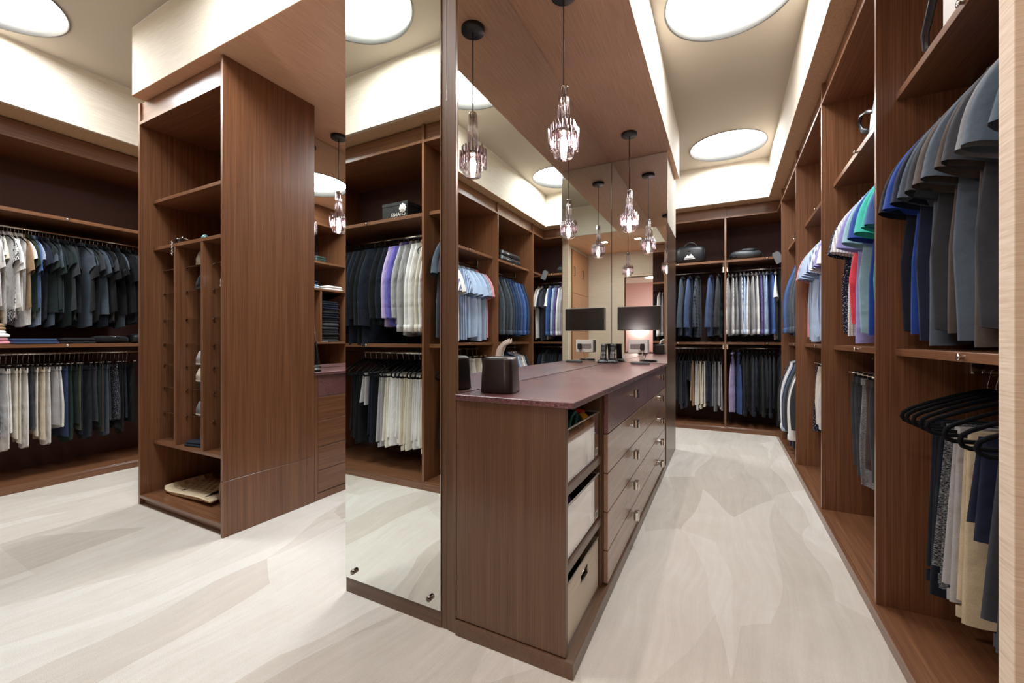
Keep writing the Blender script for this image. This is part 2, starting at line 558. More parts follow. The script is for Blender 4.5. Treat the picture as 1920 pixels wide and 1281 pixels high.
def bay(name, label, axis, lo, hi, front, depth, out, lo_panel=True, hi_panel=True, shelf=True, knob=True, zs=(1.13, 1.16), zu=(2.205, 2.235), hdr=2.768):
    """open wardrobe bay. axis 'y': runs along y, front plane x=front, opening towards out (+1/-1) in x; axis 'x' the same with x,y swapped."""
    def bx(a0, a1, d0, d1, z0, z1, c=.0012):
        # a along the run, d = depth measured inwards from the front plane
        p0, p1 = front - out * d0, front - out * d1
        return B(p0, p1, a0, a1, z0, z1, c=c) if axis == 'y' else B(a0, a1, p0, p1, z0, z1, c=c)
    def pt(a, d, z):
        return (front - out * d, a, z) if axis == 'y' else (a, front - out * d, z)
    mid = (lo + hi) / 2
    t = thing(name, label, 'wardrobe', pt(mid, 0, 0))
    WR = WY if axis == 'y' else WX
    T = .022
    if lo_panel:
        part('side_panel', bx(lo - T / 2, lo + T / 2, 0, depth, .055, SOF - .005), WZ, t)
    if hi_panel:
        part('side_panel', bx(hi - T / 2, hi + T / 2, 0, depth, .055, SOF - .005), WZ, t)
    a0, a1 = lo + T / 2, hi - T / 2
    part('back_panel', bx(a0, a1, depth - .012, depth, .06, hdr), BACK, t)
    part('plinth', bx(lo - T / 2 if lo_panel else lo + T / 2 + .0005, hi + T / 2, -.012, .02, .0, .055), WR, t)
    part('base_board', bx(a0, a1, .0, depth - .012, .035, .062), WR, t)
    part('top_board', bx(a0, a1, 0, depth - .012, hdr, hdr + .022), WR, t)
    part('header', bx(a0, a1, .022, .04, hdr + .022, SOF - .005), WR, t)
    part('shelf', bx(a0, a1, .065, depth - .012, *zs), WR, t)
    part('shelf', bx(a0, a1, .065, depth - .012, *zu), WR, t)
    if knob:
        for z in (sum(zs) / 2, sum(zu) / 2):
            k = MB()
            n = 14
            rings = []
            for d, r in ((.067, .006), (.055, .006), (.054, .0105), (.05, .0115), (.049, .0)):
                c = pt(mid, d, z)
                rings.append([(c[0] + (0 if axis == 'y' else r * cos(q)), c[1] + (r * cos(q) if axis == 'y' else 0), z + r * sin(q))
                              for q in (2 * pi * i / n for i in range(n))])
            k.loft(rings)
            part('valet_knob', k, CHROME, t)
    for zr, ztop in ((1.075, zs[0]), (2.12, zu[0])):
        r = part('hanging_rod', rod_mesh(pt(a0, .30, zr), pt(a1, .30, zr)), CHROME, t)
        for a in (a0 + .012, a1 - .012):
            part('rod_bracket', bx(a - .01, a + .01, .285, .315, zr - .012, ztop), CHROME, r)
    return t

JB = 'wardrobe bay beside the cream jamb, with dark short-sleeved shirts over folded trousers'
bay('wardrobe_bay', 'open walnut ' + JB, 'y', 1.17, 2.31, .58, .62, -1)
bay('wardrobe_bay', 'open walnut wardrobe bay with turquoise and coral shirts over charcoal trousers', 'y', 2.31, 3.43, .58, .62, -1, lo_panel=False)
bay('wardrobe_bay', 'open walnut wardrobe bay with sky blue short-sleeved shirts over one long white garment', 'y', 3.43, 4.55, .58, .62, -1, lo_panel=False)
bay('wardrobe_bay', 'open walnut wardrobe bay with charcoal and blue long-sleeved shirts next to the far corner', 'y', 4.55, 5.624, .58, .62, -1, lo_panel=False)
bay('wardrobe_bay', 'walnut wardrobe bay on the end wall with five spaced blazers and a duffel', 'x', -1.15, .012, 6.05, .60, -1)
bay('wardrobe_bay', 'walnut wardrobe bay on the end wall packed with pale checked shirts', 'x', .012, .95, 6.05, .60, -1, lo_panel=False)
bay('wardrobe_bay', 'wide walnut wardrobe bay with tops from white to black above skirts and trousers', 'y', .42, 2.42, -4.92, .62, 1)
bay('wardrobe_bay', 'walnut wardrobe bay with a black gift box over white and black garments, facing the mirror', 'x', -3.5, -2.14, .17, .60, 1)
bay('wardrobe_bay', 'walnut wardrobe bay next to the entry doorway, holding a grey top', 'x', -2.14, -.95, .17, .60, 1, lo_panel=False)
# header return in the far corner and corner back board
t = thing('corner_filler', 'walnut header return and back boards closing the far wardrobe corner', 'panel', (.60, 5.85, 0))
part('header', B(.602, .62, 5.635, 6.07, 2.79, SOF - .005), WY, t)
part('top_board', B(.58, .95, 5.635, 6.05, 2.768, 2.79), WY, t)
part('back_panel', B(1.18, 1.2, 5.635, 6.66, .06, 2.768), BACK, t)
part('shelf', B(.645, 1.18, 5.635, 6.05, 2.205, 2.235), WY, t)
part('plinth', B(.568, .60, 5.635, 6.05, 0, .055), WY, t)
part('base_board', B(.58, 1.18, 5.635, 6.05, .035, .062), WY, t)

# ================================================================== shoe tower
tw = thing('shoe_tower', 'tall walnut shoe tower with open shelves and three narrow cubby columns', 'cabinet', (-3.25, 1.44, 0))
part('side_panel', B(-2.706, -2.684, 1.428, 2.056, .002, .338), WZ, tw)
part('side_panel', B(-2.706, -2.684, 1.428, 2.056, .3405, SOF - .004), WZ, tw)
part('side_panel', MB().box(-3.80, -3.772, 1.45, 2.04, .002, SOF - .004), WZ, tw)
part('side_panel', B(-3.772, -3.752, 1.44, 2.04, .05, 2.77), WZ, tw)
part('back_panel', B(-3.75, -2.706, 2.02, 2.04, .05, SOF - .004), WZ, tw)
part('base_board', B(-3.752, -2.706, 1.44, 2.02, .055, .076), WX, tw)
part('plinth', B(-3.772, -2.706, 1.475, 1.49, .0, .055), WX, tw)
part('shelf', B(-3.752, -2.706, 1.52, 2.02, .43, .452), WX, tw)
part('shelf', B(-3.752, -2.706, 1.52, 2.02, 1.852, 1.876), WX, tw)
part('shelf', B(-3.752, -2.706, 1.52, 2.02, 2.197, 2.221), WX, tw)
part('top_board', B(-3.752, -2.706, 1.44, 2.02, 2.745, 2.768), WX, tw)
part('header', B(-3.772, -2.706, 1.462, 1.48, 2.768, SOF - .004), WX, tw)
for x in (-3.452, -3.106):
    part('divider', B(x - .014, x + .014, 1.522, 2.02, .452, 1.852), WZ, tw)
for x0, x1 in ((-3.752, -3.466), (-3.438, -3.12), (-3.092, -2.706)):
    for z in (.653, .843, 1.01, 1.166, 1.348, 1.545, 1.716):
        o = part('glass_shelf', B(x0 + .002, x1 - .002, 1.585, 2.0, z - .004, z + .004), ACRYL, tw)
        pn = MB()
        for x in (x0 + .006, x1 - .006):
            pn.box(x - .006, x + .006, 1.58, 1.592, z - .012, z - .004)
        part('shelf_pin', pn, CHROME, o)

# ================================================================== mirrored column and block
cl = thing('mirror_column', 'square wenge column carrying the full-length mirror, between passage and aisle', 'column', (-1.29, 1.45, 0))
part('body', B(-1.604, -1.004, 1.415, 1.50, .0, SOF - .003), CZ, cl)
part('corner_post', B(-1.02, -1.0105, 1.403, 1.4145, .0, SOF - .003), CZ, cl)
part('corner_post', B(-1.0095, -.973, 1.400, 1.4135, .0, SOF - .003), CZ, cl)
part('plinth', B(-1.604, -1.0465, 1.400, 1.413, .0, .0695), CX, cl)
part('edge_strip', B(-1.0465, -1.021, 1.403, 1.413, .0, SOF - .003), CZ, cl)
fm = thing('wall_mirror', 'full-length frameless mirror on the front of the wenge column', 'mirror', (-1.32, 1.40, 1.0))
part('glass', B(-1.604, -1.048, 1.396, 1.411, .07, SOF - .006, c=.001), MIRROR, fm)
for x, z in ((-1.544, .112), (-1.10, .113)):
    k = MB()
    n = 20
    k.loft([[(x + r * cos(2 * pi * i / n), y, z + r * sin(2 * pi * i / n)) for i in range(n)] for r, y in
            ((.011, 1.396), (.011, 1.381), (.009, 1.379), (.0, 1.379))])
    part('standoff', k, NICKEL, fm)
bm_ = thing('back_mirror', 'mirror wall behind the burgundy counter, along the aisle', 'mirror', (MX, 2.75, .98))
part('glass', B(MX - .012, MX, 1.4145, 4.028, .977, SOF - .008, c=.001), MIRROR, bm_)
part('backing', B(MX - .03, MX - .013, 1.415, 4.028, .0, SOF - .004), CZ, bm_)
em = thing('end_mirror', 'mirror closing the far end of the burgundy counter', 'mirror', (-.72, 4.03, .98))
part('glass', B(MX + .002, -.462, 4.018, 4.03, .977, SOF - .008, c=.001), MIRROR, em)
ec = thing('end_column', 'pale-faced end column at the far end of the dresser', 'column', (-1.0, 4.45, 0))
part('body', B(-1.604, -.474, 4.031, 4.85, .0, 2.3), CZ, ec)
part('upper_cladding', B(-1.604, -.474, 4.031, 4.85, 2.301, SOF - .004), CREAM, ec, 'cream cladding')
# left face of the block: bookcase cubbies, seen in the mirror behind the left dresser
bk = thing('cubby_bookcase', 'walnut cubby bookcase with stacked dark sweaters, facing the passage dresser', 'bookcase', (-1.6, 3.2, 0))
for y in (1.52, 2.35, 3.195, 4.015):
    part('side_panel', B(-1.604, -1.06, y - .014, y + .014, .0, SOF - .005), WZ, bk)
part('back_panel', B(-1.06, -1.045, 1.51, 4.029, .0, SOF - .005), BACK, bk)
for y0, y1 in ((1.534, 2.336), (2.364, 3.181), (3.209, 4.001)):
    for z in (.05, .60, 1.15, 1.835, 2.18, 2.67):
        part('shelf', B(-1.604, -1.061, y0, y1, z - .012, z + .012), WY, bk)
    part('header', B(-1.59, -1.57, y0, y1, 2.683, SOF - .005), WY, bk)
part('divider', B(-1.60, -1.061, 3.61, 3.634, 1.163, 1.822), WZ, bk)

# ================================================================== dresser on the aisle
ds = thing('dresser', 'wenge dresser with an open cubby end and two columns of drawers on the aisle', 'dresser', (-.73, 2.7, 0))
part('end_panel', B(-.970, -.502, 1.40, 1.424, .064, .952), CZ, ds)
part('plinth', B(-.9705, -.472, 1.391, 4.03, .0, .060), CY, ds)
part('back_panel', B(-.970, -.955, 1.424, 1.885, .064, .952), CZ, ds)
part('divider', B(-.955, -.505, 1.885, 1.907, .061, .952), CZ, ds)
part('drawer_case', B(-.955, -.502, 1.909, 4.026, .064, .952), CZ, ds)
for z in (.648, .364):
    part('shelf', B(-.953, -.504, 1.426, 1.883, z - .017, z + .017), CY, ds)
rows = [(.762, .950), (.578, .757), (.398, .574), (.219, .394), (.066, .215)]
def pull(x, y, z, par, out=1):
    k = MB()
    n = 14
    for dy in (-.013, .013):
        k.cyl(x + out * .026, y + dy, z - .024, z + .020, .0135, n)
        k.cyl(x + out * .026, y + dy, z + .020, z + .0205, .0125, n, .008)
    k.box(x, x + out * .016, y - .010, y + .010, z - .014, z + .012)
    k.box(x + out * .036, x + out * .041, y - .020, y + .020, z - .030, z + .006, c=.002)
    return part('handle', k, CHROME, par)
for y0, y1, yh in ((1.912, 3.03, 2.472), (3.034, 4.026, 3.601)):
    for i, (z0, z1) in enumerate(rows):
        d = part('drawer', B(-.500, -.480, y0, y1, z0, z1), CROCV if i == 0 else DRW, ds, 'burgundy crocodile-leather drawer' if i == 0 else None)
        pull(-.480, yh, (.888, .714, .534, .356, .179)[i], d)
ct = tag(link('countertop', B(-.9715, -.470, 1.391, 4.017, .953, .976, c=.002).mesh('countertop'), CROC),
         'burgundy crocodile-leather counter slab on the aisle dresser', 'countertop')

# ================================================================== dresser in the passage
d2 = thing('dresser', 'walnut dresser behind the shoe tower, facing the passage, with a burgundy top drawer', 'dresser', (-2.9, 3.0, 0))
part('post', B(-2.72, -2.684, 2.059, 2.084, .0, .93), WZ, d2)
part('plinth', B(-3.1, -2.690, 2.085, 4.03, .0, .052), WY, d2)
part('carcass', B(-3.1, -2.705, 2.085, 4.03, .054, .928), WZ, d2)
rows2 = [(.772, .925), (.597, .768), (.397, .593), (.222, .393), (.058, .218)]
for y0, y1 in ((2.087, 3.05), (3.054, 4.02)):
    for i, (z0, z1) in enumerate(rows2):
        d = part('drawer', B(-2.704, -2.686, y0, y1, z0, z1), CROCV if i == 0 else WY, d2, 'burgundy crocodile-leather drawer' if i == 0 else None)
        pull(-2.686, (y0 + y1) / 2, z1 - .05, d)
tag(link('countertop', B(-3.098, -2.676, 2.06, 4.03, .929, .952, c=.002).mesh('countertop'), CROC),
    'burgundy crocodile-leather counter slab on the passage dresser', 'countertop')
m2 = thing('back_mirror', 'mirror behind the passage dresser, beside the shoe tower', 'mirror', (-3.1, 3.0, .96))
part('glass', B(-3.114, -3.10, 2.058, 4.03, .954, SOF - .008, c=.001), MIRROR, m2)
part('backing', B(-3.14, -3.115, 2.058, 4.6, .0, SOF - .004), WZ, m2)

# ================================================================== pendants
def pendant(x, y, lab):
    t = thing('pendant_lamp', lab, 'lamp', (x, y, SOF), 'crystal pendant lamps over the counters')
    part('canopy', MB().lathe([(0, SOF - .027), (.06, SOF - .027), (.064, SOF - .023), (.064, SOF - .001), (0, SOF - .001)], x, y, 40), BLACK, t)
    part('cable', MB().tube([(x, y, SOF - .02), (x, y, 2.44)], .0032, 8), BLACK, t)
    part('collar', MB().lathe([(0, 2.448), (.021, 2.448), (.023, 2.44), (.021, 2.432), (0, 2.432)], x, y, 24), CHROME, t)
    nk = MB()
    for i in range(9):
        a = 2 * pi * i / 9
        nk.tube([(x + r * cos(a), y + r * sin(a), z) for r, z in ((.019, 2.436), (.022, 2.36), (.030, 2.225))], .0062, 8)
    part('neck_rods', nk, GLASSC, t, kind='stuff')
    part('stem', MB().tube([(x, y, 2.44), (x, y, 2.2)], .006, 10), CHROME, t)
    ro = MB()
    rnd = random.Random(int(x * 100 + y * 1000))
    for tier, (r, z0, z1, n) in enumerate(((.058, 2.155, 2.255, 18), (.070, 2.145, 2.235, 22))):
        for i in range(n):
            a = 2 * pi * (i + .5 * tier) / n
            zz = rnd.uniform(-.014, .014)
            ro.tube([(x + r * cos(a), y + r * sin(a), z0 + zz), (x + r * cos(a), y + r * sin(a), z1 + zz)], .0058, 7)
    part('crystal_rods', ro, CRYSTAL, t, kind='stuff')
    part('glass_cup', MB().lathe([(.052, 2.235), (.054, 2.15), (.050, 2.112), (.044, 2.098), (0, 2.096)], x, y, 36), GLASSC, t)
    part('socket_plate', MB().lathe([(0, 2.222), (.055, 2.222), (.066, 2.214), (.055, 2.206), (0, 2.206)], x, y, 32), NICKEL, t)
    part('bulb', MB().lathe([(0, 2.198), (.011, 2.196), (.016, 2.172), (.0165, 2.135), (.010, 2.118), (0, 2.115)], x, y, 20), BULB, t)
pendant(-.707, 1.943, 'crystal pendant lamp over the near end of the aisle counter')
pendant(-.707, 3.53, 'crystal pendant lamp over the far end of the aisle counter')
pendant(-2.906, 2.458, 'crystal pendant lamp over the passage dresser')

# ================================================================== hangers and garments
def ring_pts(n):
    return [2 * pi * i / n for i in range(n)]

def torso(seed, L, hw0, hw1, T, zneck=-.062, drop=.062, fold=.010, n=26, rows=13, neck=.075, sway=.01, square=False):
    """cloth body hanging from a hanger: local x across the shoulders, y along the rod, z down from the rod centre"""
    r_ = random.Random(seed)
    p1, p2, p3 = (r_.uniform(0, 6.28) for _ in range(3))
    f1, f2 = r_.uniform(1.2, 2.0), r_.uniform(2.6, 3.8)
    rings = []
    for k in range(rows + 1):
        r = k / rows
        q = r ** 1.25
        hw = hw0 + (hw1 - hw0) * min(1, q * 1.6) + .006 * sin(5 * r + p1)
        ring = []
        for a in ring_pts(n):
            s = cos(a)
            s = math.copysign(abs(s) ** .8, s)
            zt = zneck - drop * abs(s) ** 1.25 + (.0 if square or abs(s) * hw0 > neck else .004 - .012 * (1 - abs(s) * hw0 / neck))
            zb = -L + .012 * sin(3 * s + p2) - (.012 * (1 - s * s))
            z = zt + (zb - zt) * q
            th = T * (.22 + .78 * min(1, q * 4.5)) * (1 + .25 * sin(f2 * s * 2 + p3) * r)
            y = th * sin(a) * (.55 + .45 * abs(sin(a)))
            y += fold * min(1, r * 1.4) * (sin(f1 * pi * s + p1 + 1.2 * r) + .55 * sin(f2 * pi * s + p2 - r))
            x = hw * s + sway * r * r
            ring.append((x, y, z))
        rings.append(ring)
    m = MB().loft(rings)
    m.add(rings[0], [tuple(range(n))[::-1]])
    return m

def sleeve(seed, side, hw0, L, w1, out, T, zneck=-.062, drop=.062, arm=.20, n=14, rows=8, flare=1.0, bow=.016):
    r_ = random.Random(seed + (17 if side > 0 else 91))
    ph = r_.uniform(0, 6.28)
    ztip = zneck - drop
    c0 = (side * (hw0 - .012), ztip - arm * .5 + .012)
    c1 = (side * (hw0 + out), ztip - L)
    a0 = (0.0, 1.0)
    d = (c1[0] - c0[0], c1[1] - c0[1])
    dl = sqrt(d[0] ** 2 + d[1] ** 2)
    a1 = (-d[1] / dl * side * side, d[0] / dl * side)
    a1 = (abs(d[1]) / dl * side, abs(d[0]) / dl)
    rings = []
    for k in range(rows + 1):
        t = k / rows
        e = min(1, t * 1.6)
        ax = (a0[0] + (a1[0] - a0[0]) * e, a0[1] + (a1[1] - a0[1]) * e)
        l_ = sqrt(ax[0] ** 2 + ax[1] ** 2)
        ax = (ax[0] / l_, ax[1] / l_)
        w_ = arm * .5 + (w1 - arm * .5) * t ** .8
        off = bow * sin(pi * t) * side
        cx, cz = c0[0] + d[0] * t + off, c0[1] + d[1] * t
        th = T * (.5 + .5 * t * flare)
        ring = []
        for a in ring_pts(n):
            y = th * sin(a) + .006 * t * sin(2 * a + ph) + .005 * sin(4 * t + ph)
            ring.append((cx + ax[0] * w_ * cos(a), y, cz + ax[1] * w_ * cos(a)))
        rings.append(ring)
    return MB().loft(rings)

def collar_mesh(T, zneck=-.062, h=.034, r=.058):
    m = MB()
    rings = []
    for dz, k in ((-.012, 1.04), (.008, .90), (.013, .93), (.004, 1.06), (-.016, 1.16)):
        rings.append([(r * k * cos(a), max(T * .8, .014) * k * sin(a), zneck + dz - .006 * sin(a)) for a in ring_pts(18)])
    return m.loft(rings)

def trousers(seed, L, hw, T, top=-.185, L2=None):
    r_ = random.Random(seed)
    m = MB()
    for yo, ln in ((-T * .5, L), (T * .5, L2 or L * .93)):
        p = r_.uniform(0, 6.28)
        rings = []
        for k in range(11):
            q = k / 10
            h = hw * (1 + .20 * q)
            ring = []
            for a in ring_pts(16):
                s = cos(a)
                s = math.copysign(abs(s) ** .75, s)
                z = top - (ln + top) * q + .010 * q * sin(2.5 * s + p)
                y = yo * (.6 + .5 * q) + T * (.32 + .3 * q) * sin(a) + .006 * q * sin(4.5 * s + p)
                ring.append((h * s + .012 * q * sin(p), y, z))
            rings.append(ring)
        m.loft(rings)
        m.add(rings[0], [tuple(range(16))[::-1]])
        m.add(rings[-1], [tuple(range(16))])
    return m

# cached meshes: kind -> list of variants, each [(part name, mesh), ...]; first entry is the garment's own mesh
VAR = {}
def variants(kind):
    if kind in VAR:
        return VAR[kind]
    out = []
    for v in range(4):
        sd = v * 31 + sum(map(ord, kind))
        T = .026
        P = []
        if kind == 'tee':
            P = [('body', torso(sd, .88 + .018 * v, .19, .235, T, fold=.013)),
                 ('sleeve', sleeve(sd, 1, .19, .295, .074, .052, T, flare=2.0, bow=.002)), ('sleeve', sleeve(sd, -1, .19, .295, .074, .052, T, flare=2.0, bow=.002)),
                 ('collar', collar_mesh(T, h=.02))]
        elif kind == 'smalltee':
            P = [('body', torso(sd, (.70, .80, .66, .76)[v], (.175, .16, .18, .165)[v], (.20, .19, .21, .18)[v], T, fold=.02, sway=(.02, -.03, .04, -.01)[v])),
                 ('sleeve', sleeve(sd, 1, (.175, .16, .18, .165)[v], (.22, .18, .26, .20)[v], .080, .04, T, flare=1.6, bow=.004)), ('sleeve', sleeve(sd, -1, (.175, .16, .18, .165)[v], (.22, .18, .26, .20)[v], .080, .04, T, flare=1.6, bow=.004)),
                 ('collar', collar_mesh(T, h=.02))]
        elif kind == 'tank':
            P = [('body', torso(sd, .84, .155, .235, T, fold=.014)), ('collar', collar_mesh(T, h=.02, r=.09))]
        elif kind == 'shirt':
            P = [('body', torso(sd, (.86, .84, .88, .85)[v], .20, .235, T, fold=.018)),
                 ('sleeve', sleeve(sd, 1, .20, .70, .060, .035, T * .9)), ('sleeve', sleeve(sd, -1, .20, .70, .060, .035, T * .9)),
                 ('cuff', None), ('cuff', None), ('collar', collar_mesh(T))]
            for j, sgn in ((3, 1), (4, -1)):
                m = MB()
                cx, cz = sgn * (.20 + .036), -.124 - .705
                m.loft([[(cx + .064 * k * cos(a), .026 * k * sin(a), cz - z) for a in ring_pts(14)] for z, k in ((-.03, .94), (-.028, 1.02), (.028, 1.04), (.03, .98))])
                P[j] = ('cuff', m)
        elif kind == 'knit':
            P = [('body', torso(sd, .80, .20, .24, T * 1.15, fold=.008)),
                 ('sleeve', sleeve(sd, 1, .20, .62, .055, .03, T)), ('sleeve', sleeve(sd, -1, .20, .62, .055, .03, T)),
                 ('collar', collar_mesh(T, h=.02))]
        elif kind == 'blazer':
            P = [('body', torso(sd, .88, .225, .245, T * 1.2, drop=.045, fold=.010)),
                 ('sleeve', sleeve(sd, 1, .225, .66, .072, .03, T * 1.3, drop=.045)), ('sleeve', sleeve(sd, -1, .225, .66, .072, .03, T * 1.3, drop=.045)),
                 ('collar', collar_mesh(T * 1.2, r=.085))]
            lap = MB()
            for sgn in (1, -1):
                lap.add([(sgn * .02, -T * 1.5, -.08), (sgn * .10, -T * 1.35, -.10), (sgn * .115, -T * 1.45, -.24), (sgn * .012, -T * 1.6, -.46)], [(0, 1, 2, 3)])
            P.append(('lapel', lap))
        elif kind == 'coat':
            P = [('body', torso(sd, .98, .21, .25, T * 1.2, fold=.012)),
                 ('sleeve', sleeve(sd, 1, .21, .68, .065, .03, T * 1.1)), ('sleeve', sleeve(sd, -1, .21, .68, .065, .03, T * 1.1)),
                 ('collar', collar_mesh(T * 1.1))]
        elif kind == 'longtop':
            P = [('body', torso(sd, .66, .20, .22, T)), ('sleeve', sleeve(sd, 1, .20, .56, .055, .03, T)), ('sleeve', sleeve(sd, -1, .20, .56, .055, .03, T)), ('collar', collar_mesh(T))]
        elif kind == 'trousers':
            P = [('body', trousers(sd, .78 + .02 * v, .152, .034))]
            wb = MB()
            h = .185
            wb.loft([[(h * cos(a) + .004, .020 * sin(a) - .009, z) for a in ring_pts(16)] for z in (-.735 - .02 * v, -.775 - .02 * v)])
            P.append(('waistband', wb))
        elif kind == 'shorts':
            P = [('body', trousers(sd, .44 + .02 * v, .16, .034))]
        elif kind == 'slacks':       # hung by the waist from a clip hanger
            P = [('body', torso(sd, .62 + .045 * v, .115, .125, .017, zneck=-.115, drop=.002, fold=.006, neck=0, square=True)),
                 ('waistband', MB().loft([[(.118 * cos(a), .015 * sin(a), z) for a in ring_pts(16)] for z in (-.110, -.150)]))]
        elif kind == 'skirt':
            P = [('body', torso(sd, .60 + .03 * v, .12, .15, .018, zneck=-.115, drop=.002, fold=.010, neck=0, square=True)),
                 ('waistband', MB().loft([[(.123 * cos(a), .015 * sin(a), z) for a in ring_pts(16)] for z in (-.110, -.140)]))]
        out.append([(nm, mb.mesh('garment_' + kind + '_' + nm)) for nm, mb in P])
    VAR[kind] = out
    return out

HOOK = MB().tube([(.0145 * cos(t), 0, .0145 * sin(t)) for t in [radians(a) for a in range(200, -70, -22)]] +
                 [(0.004, 0, -.030), (0, 0, -.045), (0, 0, -.075)], .0016, 6).mesh('hanger_hook')
def hanger_frame():
    P = []
    for s in (1, -1):
        pts = [(.0, -.068), (.03, -.073), (.09, -.092), (.17, -.124), (.225, -.150), (.245, -.165), (.250, -.182), (.243, -.196), (.226, -.203), (.16, -.203)]
        P += [(s * x, 0, z) for x, z in (pts if s > 0 else pts[::-1])]
    path = P[:10] + P[10:]
    return MB().tube(path, .0072, 8, closed=True, flat=.75).mesh('hanger_frame')
FRAME = hanger_frame()
CLIPBAR = MB().tube([(-.135, 0, -.085), (.135, 0, -.085)], .003, 6).mesh('hanger_bar')
CLIP = [MB().box(x - .012, x + .012, -.007, .007, -.128, -.078).mesh('hanger_clip') for x in (-.095, .095)]
TYPE = dict(tee='short-sleeved tee', smalltee='small short-sleeved top', tank='sleeveless top', shirt='long-sleeved shirt', knit='long-sleeved sweater',
            blazer='blazer', coat='long jacket', longtop='long-sleeved top', trousers='folded trousers', shorts='folded shorts', slacks='clipped trousers', skirt='clipped skirt')
ONAME = dict(tee='t_shirt', smalltee='short_sleeved_top', tank='sleeveless_top', shirt='dress_shirt', knit='sweater', blazer='blazer', coat='jacket',
             longtop='long_sleeved_top', trousers='trousers', shorts='shorts', slacks='clipped_trousers', skirt='skirt')
CATG = dict(tee='shirt', smalltee='shirt', tank='top', shirt='shirt', knit='sweater', blazer='jacket', coat='jacket', longtop='top', trousers='trousers',
            shorts='shorts', slacks='trousers', skirt='skirt')
ORD = 'first second third fourth fifth sixth seventh eighth ninth tenth eleventh twelfth thirteenth fourteenth fifteenth sixteenth seventeenth eighteenth nineteenth twentieth'.split()
ORD += ['twenty-' + o for o in ORD[:9]] + ['thirtieth'] + ['thirty-' + o for o in ORD[:9]]
PATW = dict(check='checked', plaid='plaid', stripe='striped', hoop='banded', dots='dotted', speckle='speckled', houndstooth='houndstooth', tweed='tweed')
gcount = [0]
def hang(axis, fixed, zrod, items, where, ref, face=1, thick=.026, jit=5):
    """items: (position along the rod, kind, colour, pattern, extra turn, extra z), in order away from REF"""
    rnd = random.Random(where)
    grp = 'garments on the ' + where
    hgrp = 'hangers on the ' + where
    for i, it in enumerate(items):
        pos, kind, c = it[:3]
        pat = it[3] if len(it) > 3 else None
        turn = it[4] if len(it) > 4 else rnd.uniform(-jit, jit)
        loc = (fixed, pos, zrod) if axis == 'y' else (pos, fixed, zrod)
        rz = radians(turn) + (0 if axis == 'y' else pi / 2) + (pi if face < 0 else 0)
        near = [abs(items[j][0] - pos) for j in (i - 1, i + 1) if 0 <= j < len(items)]
        sc = max(.45, min(1.5, min(near + [.1]) * .46 / thick))
        vs = variants(kind)[gcount[0] % 4]
        gcount[0] += 1
        m = fabric(c, pat)
        cw = WORD.get(c, c)
        lab = ' '.join(x for x in (cw, PATW.get(pat), TYPE[kind]) if x)
        root = link(ONAME[kind], vs[0][1], m)
        root.location = loc
        root.rotation_euler = (0, 0, rz)
        root.scale = (1, sc, 1)
        tag(root, f'{lab}, {ORD[i]} from {ref}, {where}', CATG[kind], grp)
        for nm, me in vs[1:]:
            link(nm, me, m, root)
        h = thing('clip_hanger' if kind in ('slacks', 'skirt') else 'clothes_hanger',
                  f'{"chrome clip" if kind in ("slacks", "skirt") else "black velvet"} hanger of the {ORD[i]} garment from {ref}, {where}',
                  'hanger', loc, hgrp, rz)
        link('hook', HOOK, CHROME, h)
        if kind in ('slacks', 'skirt'):
            link('bar', CLIPBAR, CHROME, h)
            for cm in CLIP:
                link('clip', cm, BLACK, h)
        else:
            link('frame', FRAME, VELVET, h)
            if kind not in ('trousers', 'shorts'):
                h.scale = (.72, 1, 1)

UZ, LZ = 2.12, 1.075
# --- jamb bay (rod x=.88), from the inner panel towards the jamb
hang('y', .88, UZ, [(2.235, 'tee', 'midnight'), (2.165, 'tee', 'royal'), (2.105, 'tee', 'navy'), (2.035, 'tee', 'slate'), (1.965, 'tee', 'charcoal'),
    (1.885, 'tee', 'brown'), (1.80, 'tee', 'slate'), (1.735, 'tee', 'brown'), (1.66, 'tee', 'charcoal'), (1.60, 'tee', 'grey'), (1.53, 'tee', 'slate', None, -4),
    (1.42, 'tee', 'slate'), (1.32, 'tee', 'charcoal'), (1.24, 'tee', 'black')], 'jamb bay upper rod', 'inner panel', thick=.030)
hang('y', .88, LZ, [(2.20, 'trousers', 'midnight'), (2.145, 'trousers', 'midnight'), (2.095, 'trousers', 'black', 'tweed'),
    (2.035, 'trousers', 'lightgrey', None, 6), (1.94, 'trousers', 'khaki'), (1.865, 'shorts', 'navy', None, 8), (1.755, 'trousers', 'charcoal', None, 6), (1.62, 'trousers', 'charcoal', None, -3),
    (1.49, 'trousers', 'black'), (1.36, 'trousers', 'black')], 'jamb bay lower rod', 'inner panel', thick=.035)
# --- second bay
hang('y', .88, UZ, [(3.20, 'tee', 'navy', 'dots'), (3.11, 'tee', 'white', 'check'), (3.03, 'tank', 'coral'), (2.95, 'tee', 'lavender'), (2.82, 'tee', 'mint'), (2.70, 'tee', 'royal'),
    (2.59, 'tee', 'teal'), (2.49, 'tee', 'teal'), (2.40, 'tee', 'blue')], 'second bay upper rod', 'far panel', thick=.034)
hang('y', .845, LZ, [(3.36, 'slacks', 'charcoal'), (3.27, 'slacks', 'charcoal'), (3.17, 'slacks', 'grey', 'tweed'), (3.08, 'slacks', 'brown'), (2.98, 'slacks', 'charcoal'),
    (2.88, 'slacks', 'charcoal'), (2.76, 'slacks', 'black'), (2.62, 'slacks', 'charcoal')], 'second bay lower rod', 'far panel', thick=.03)
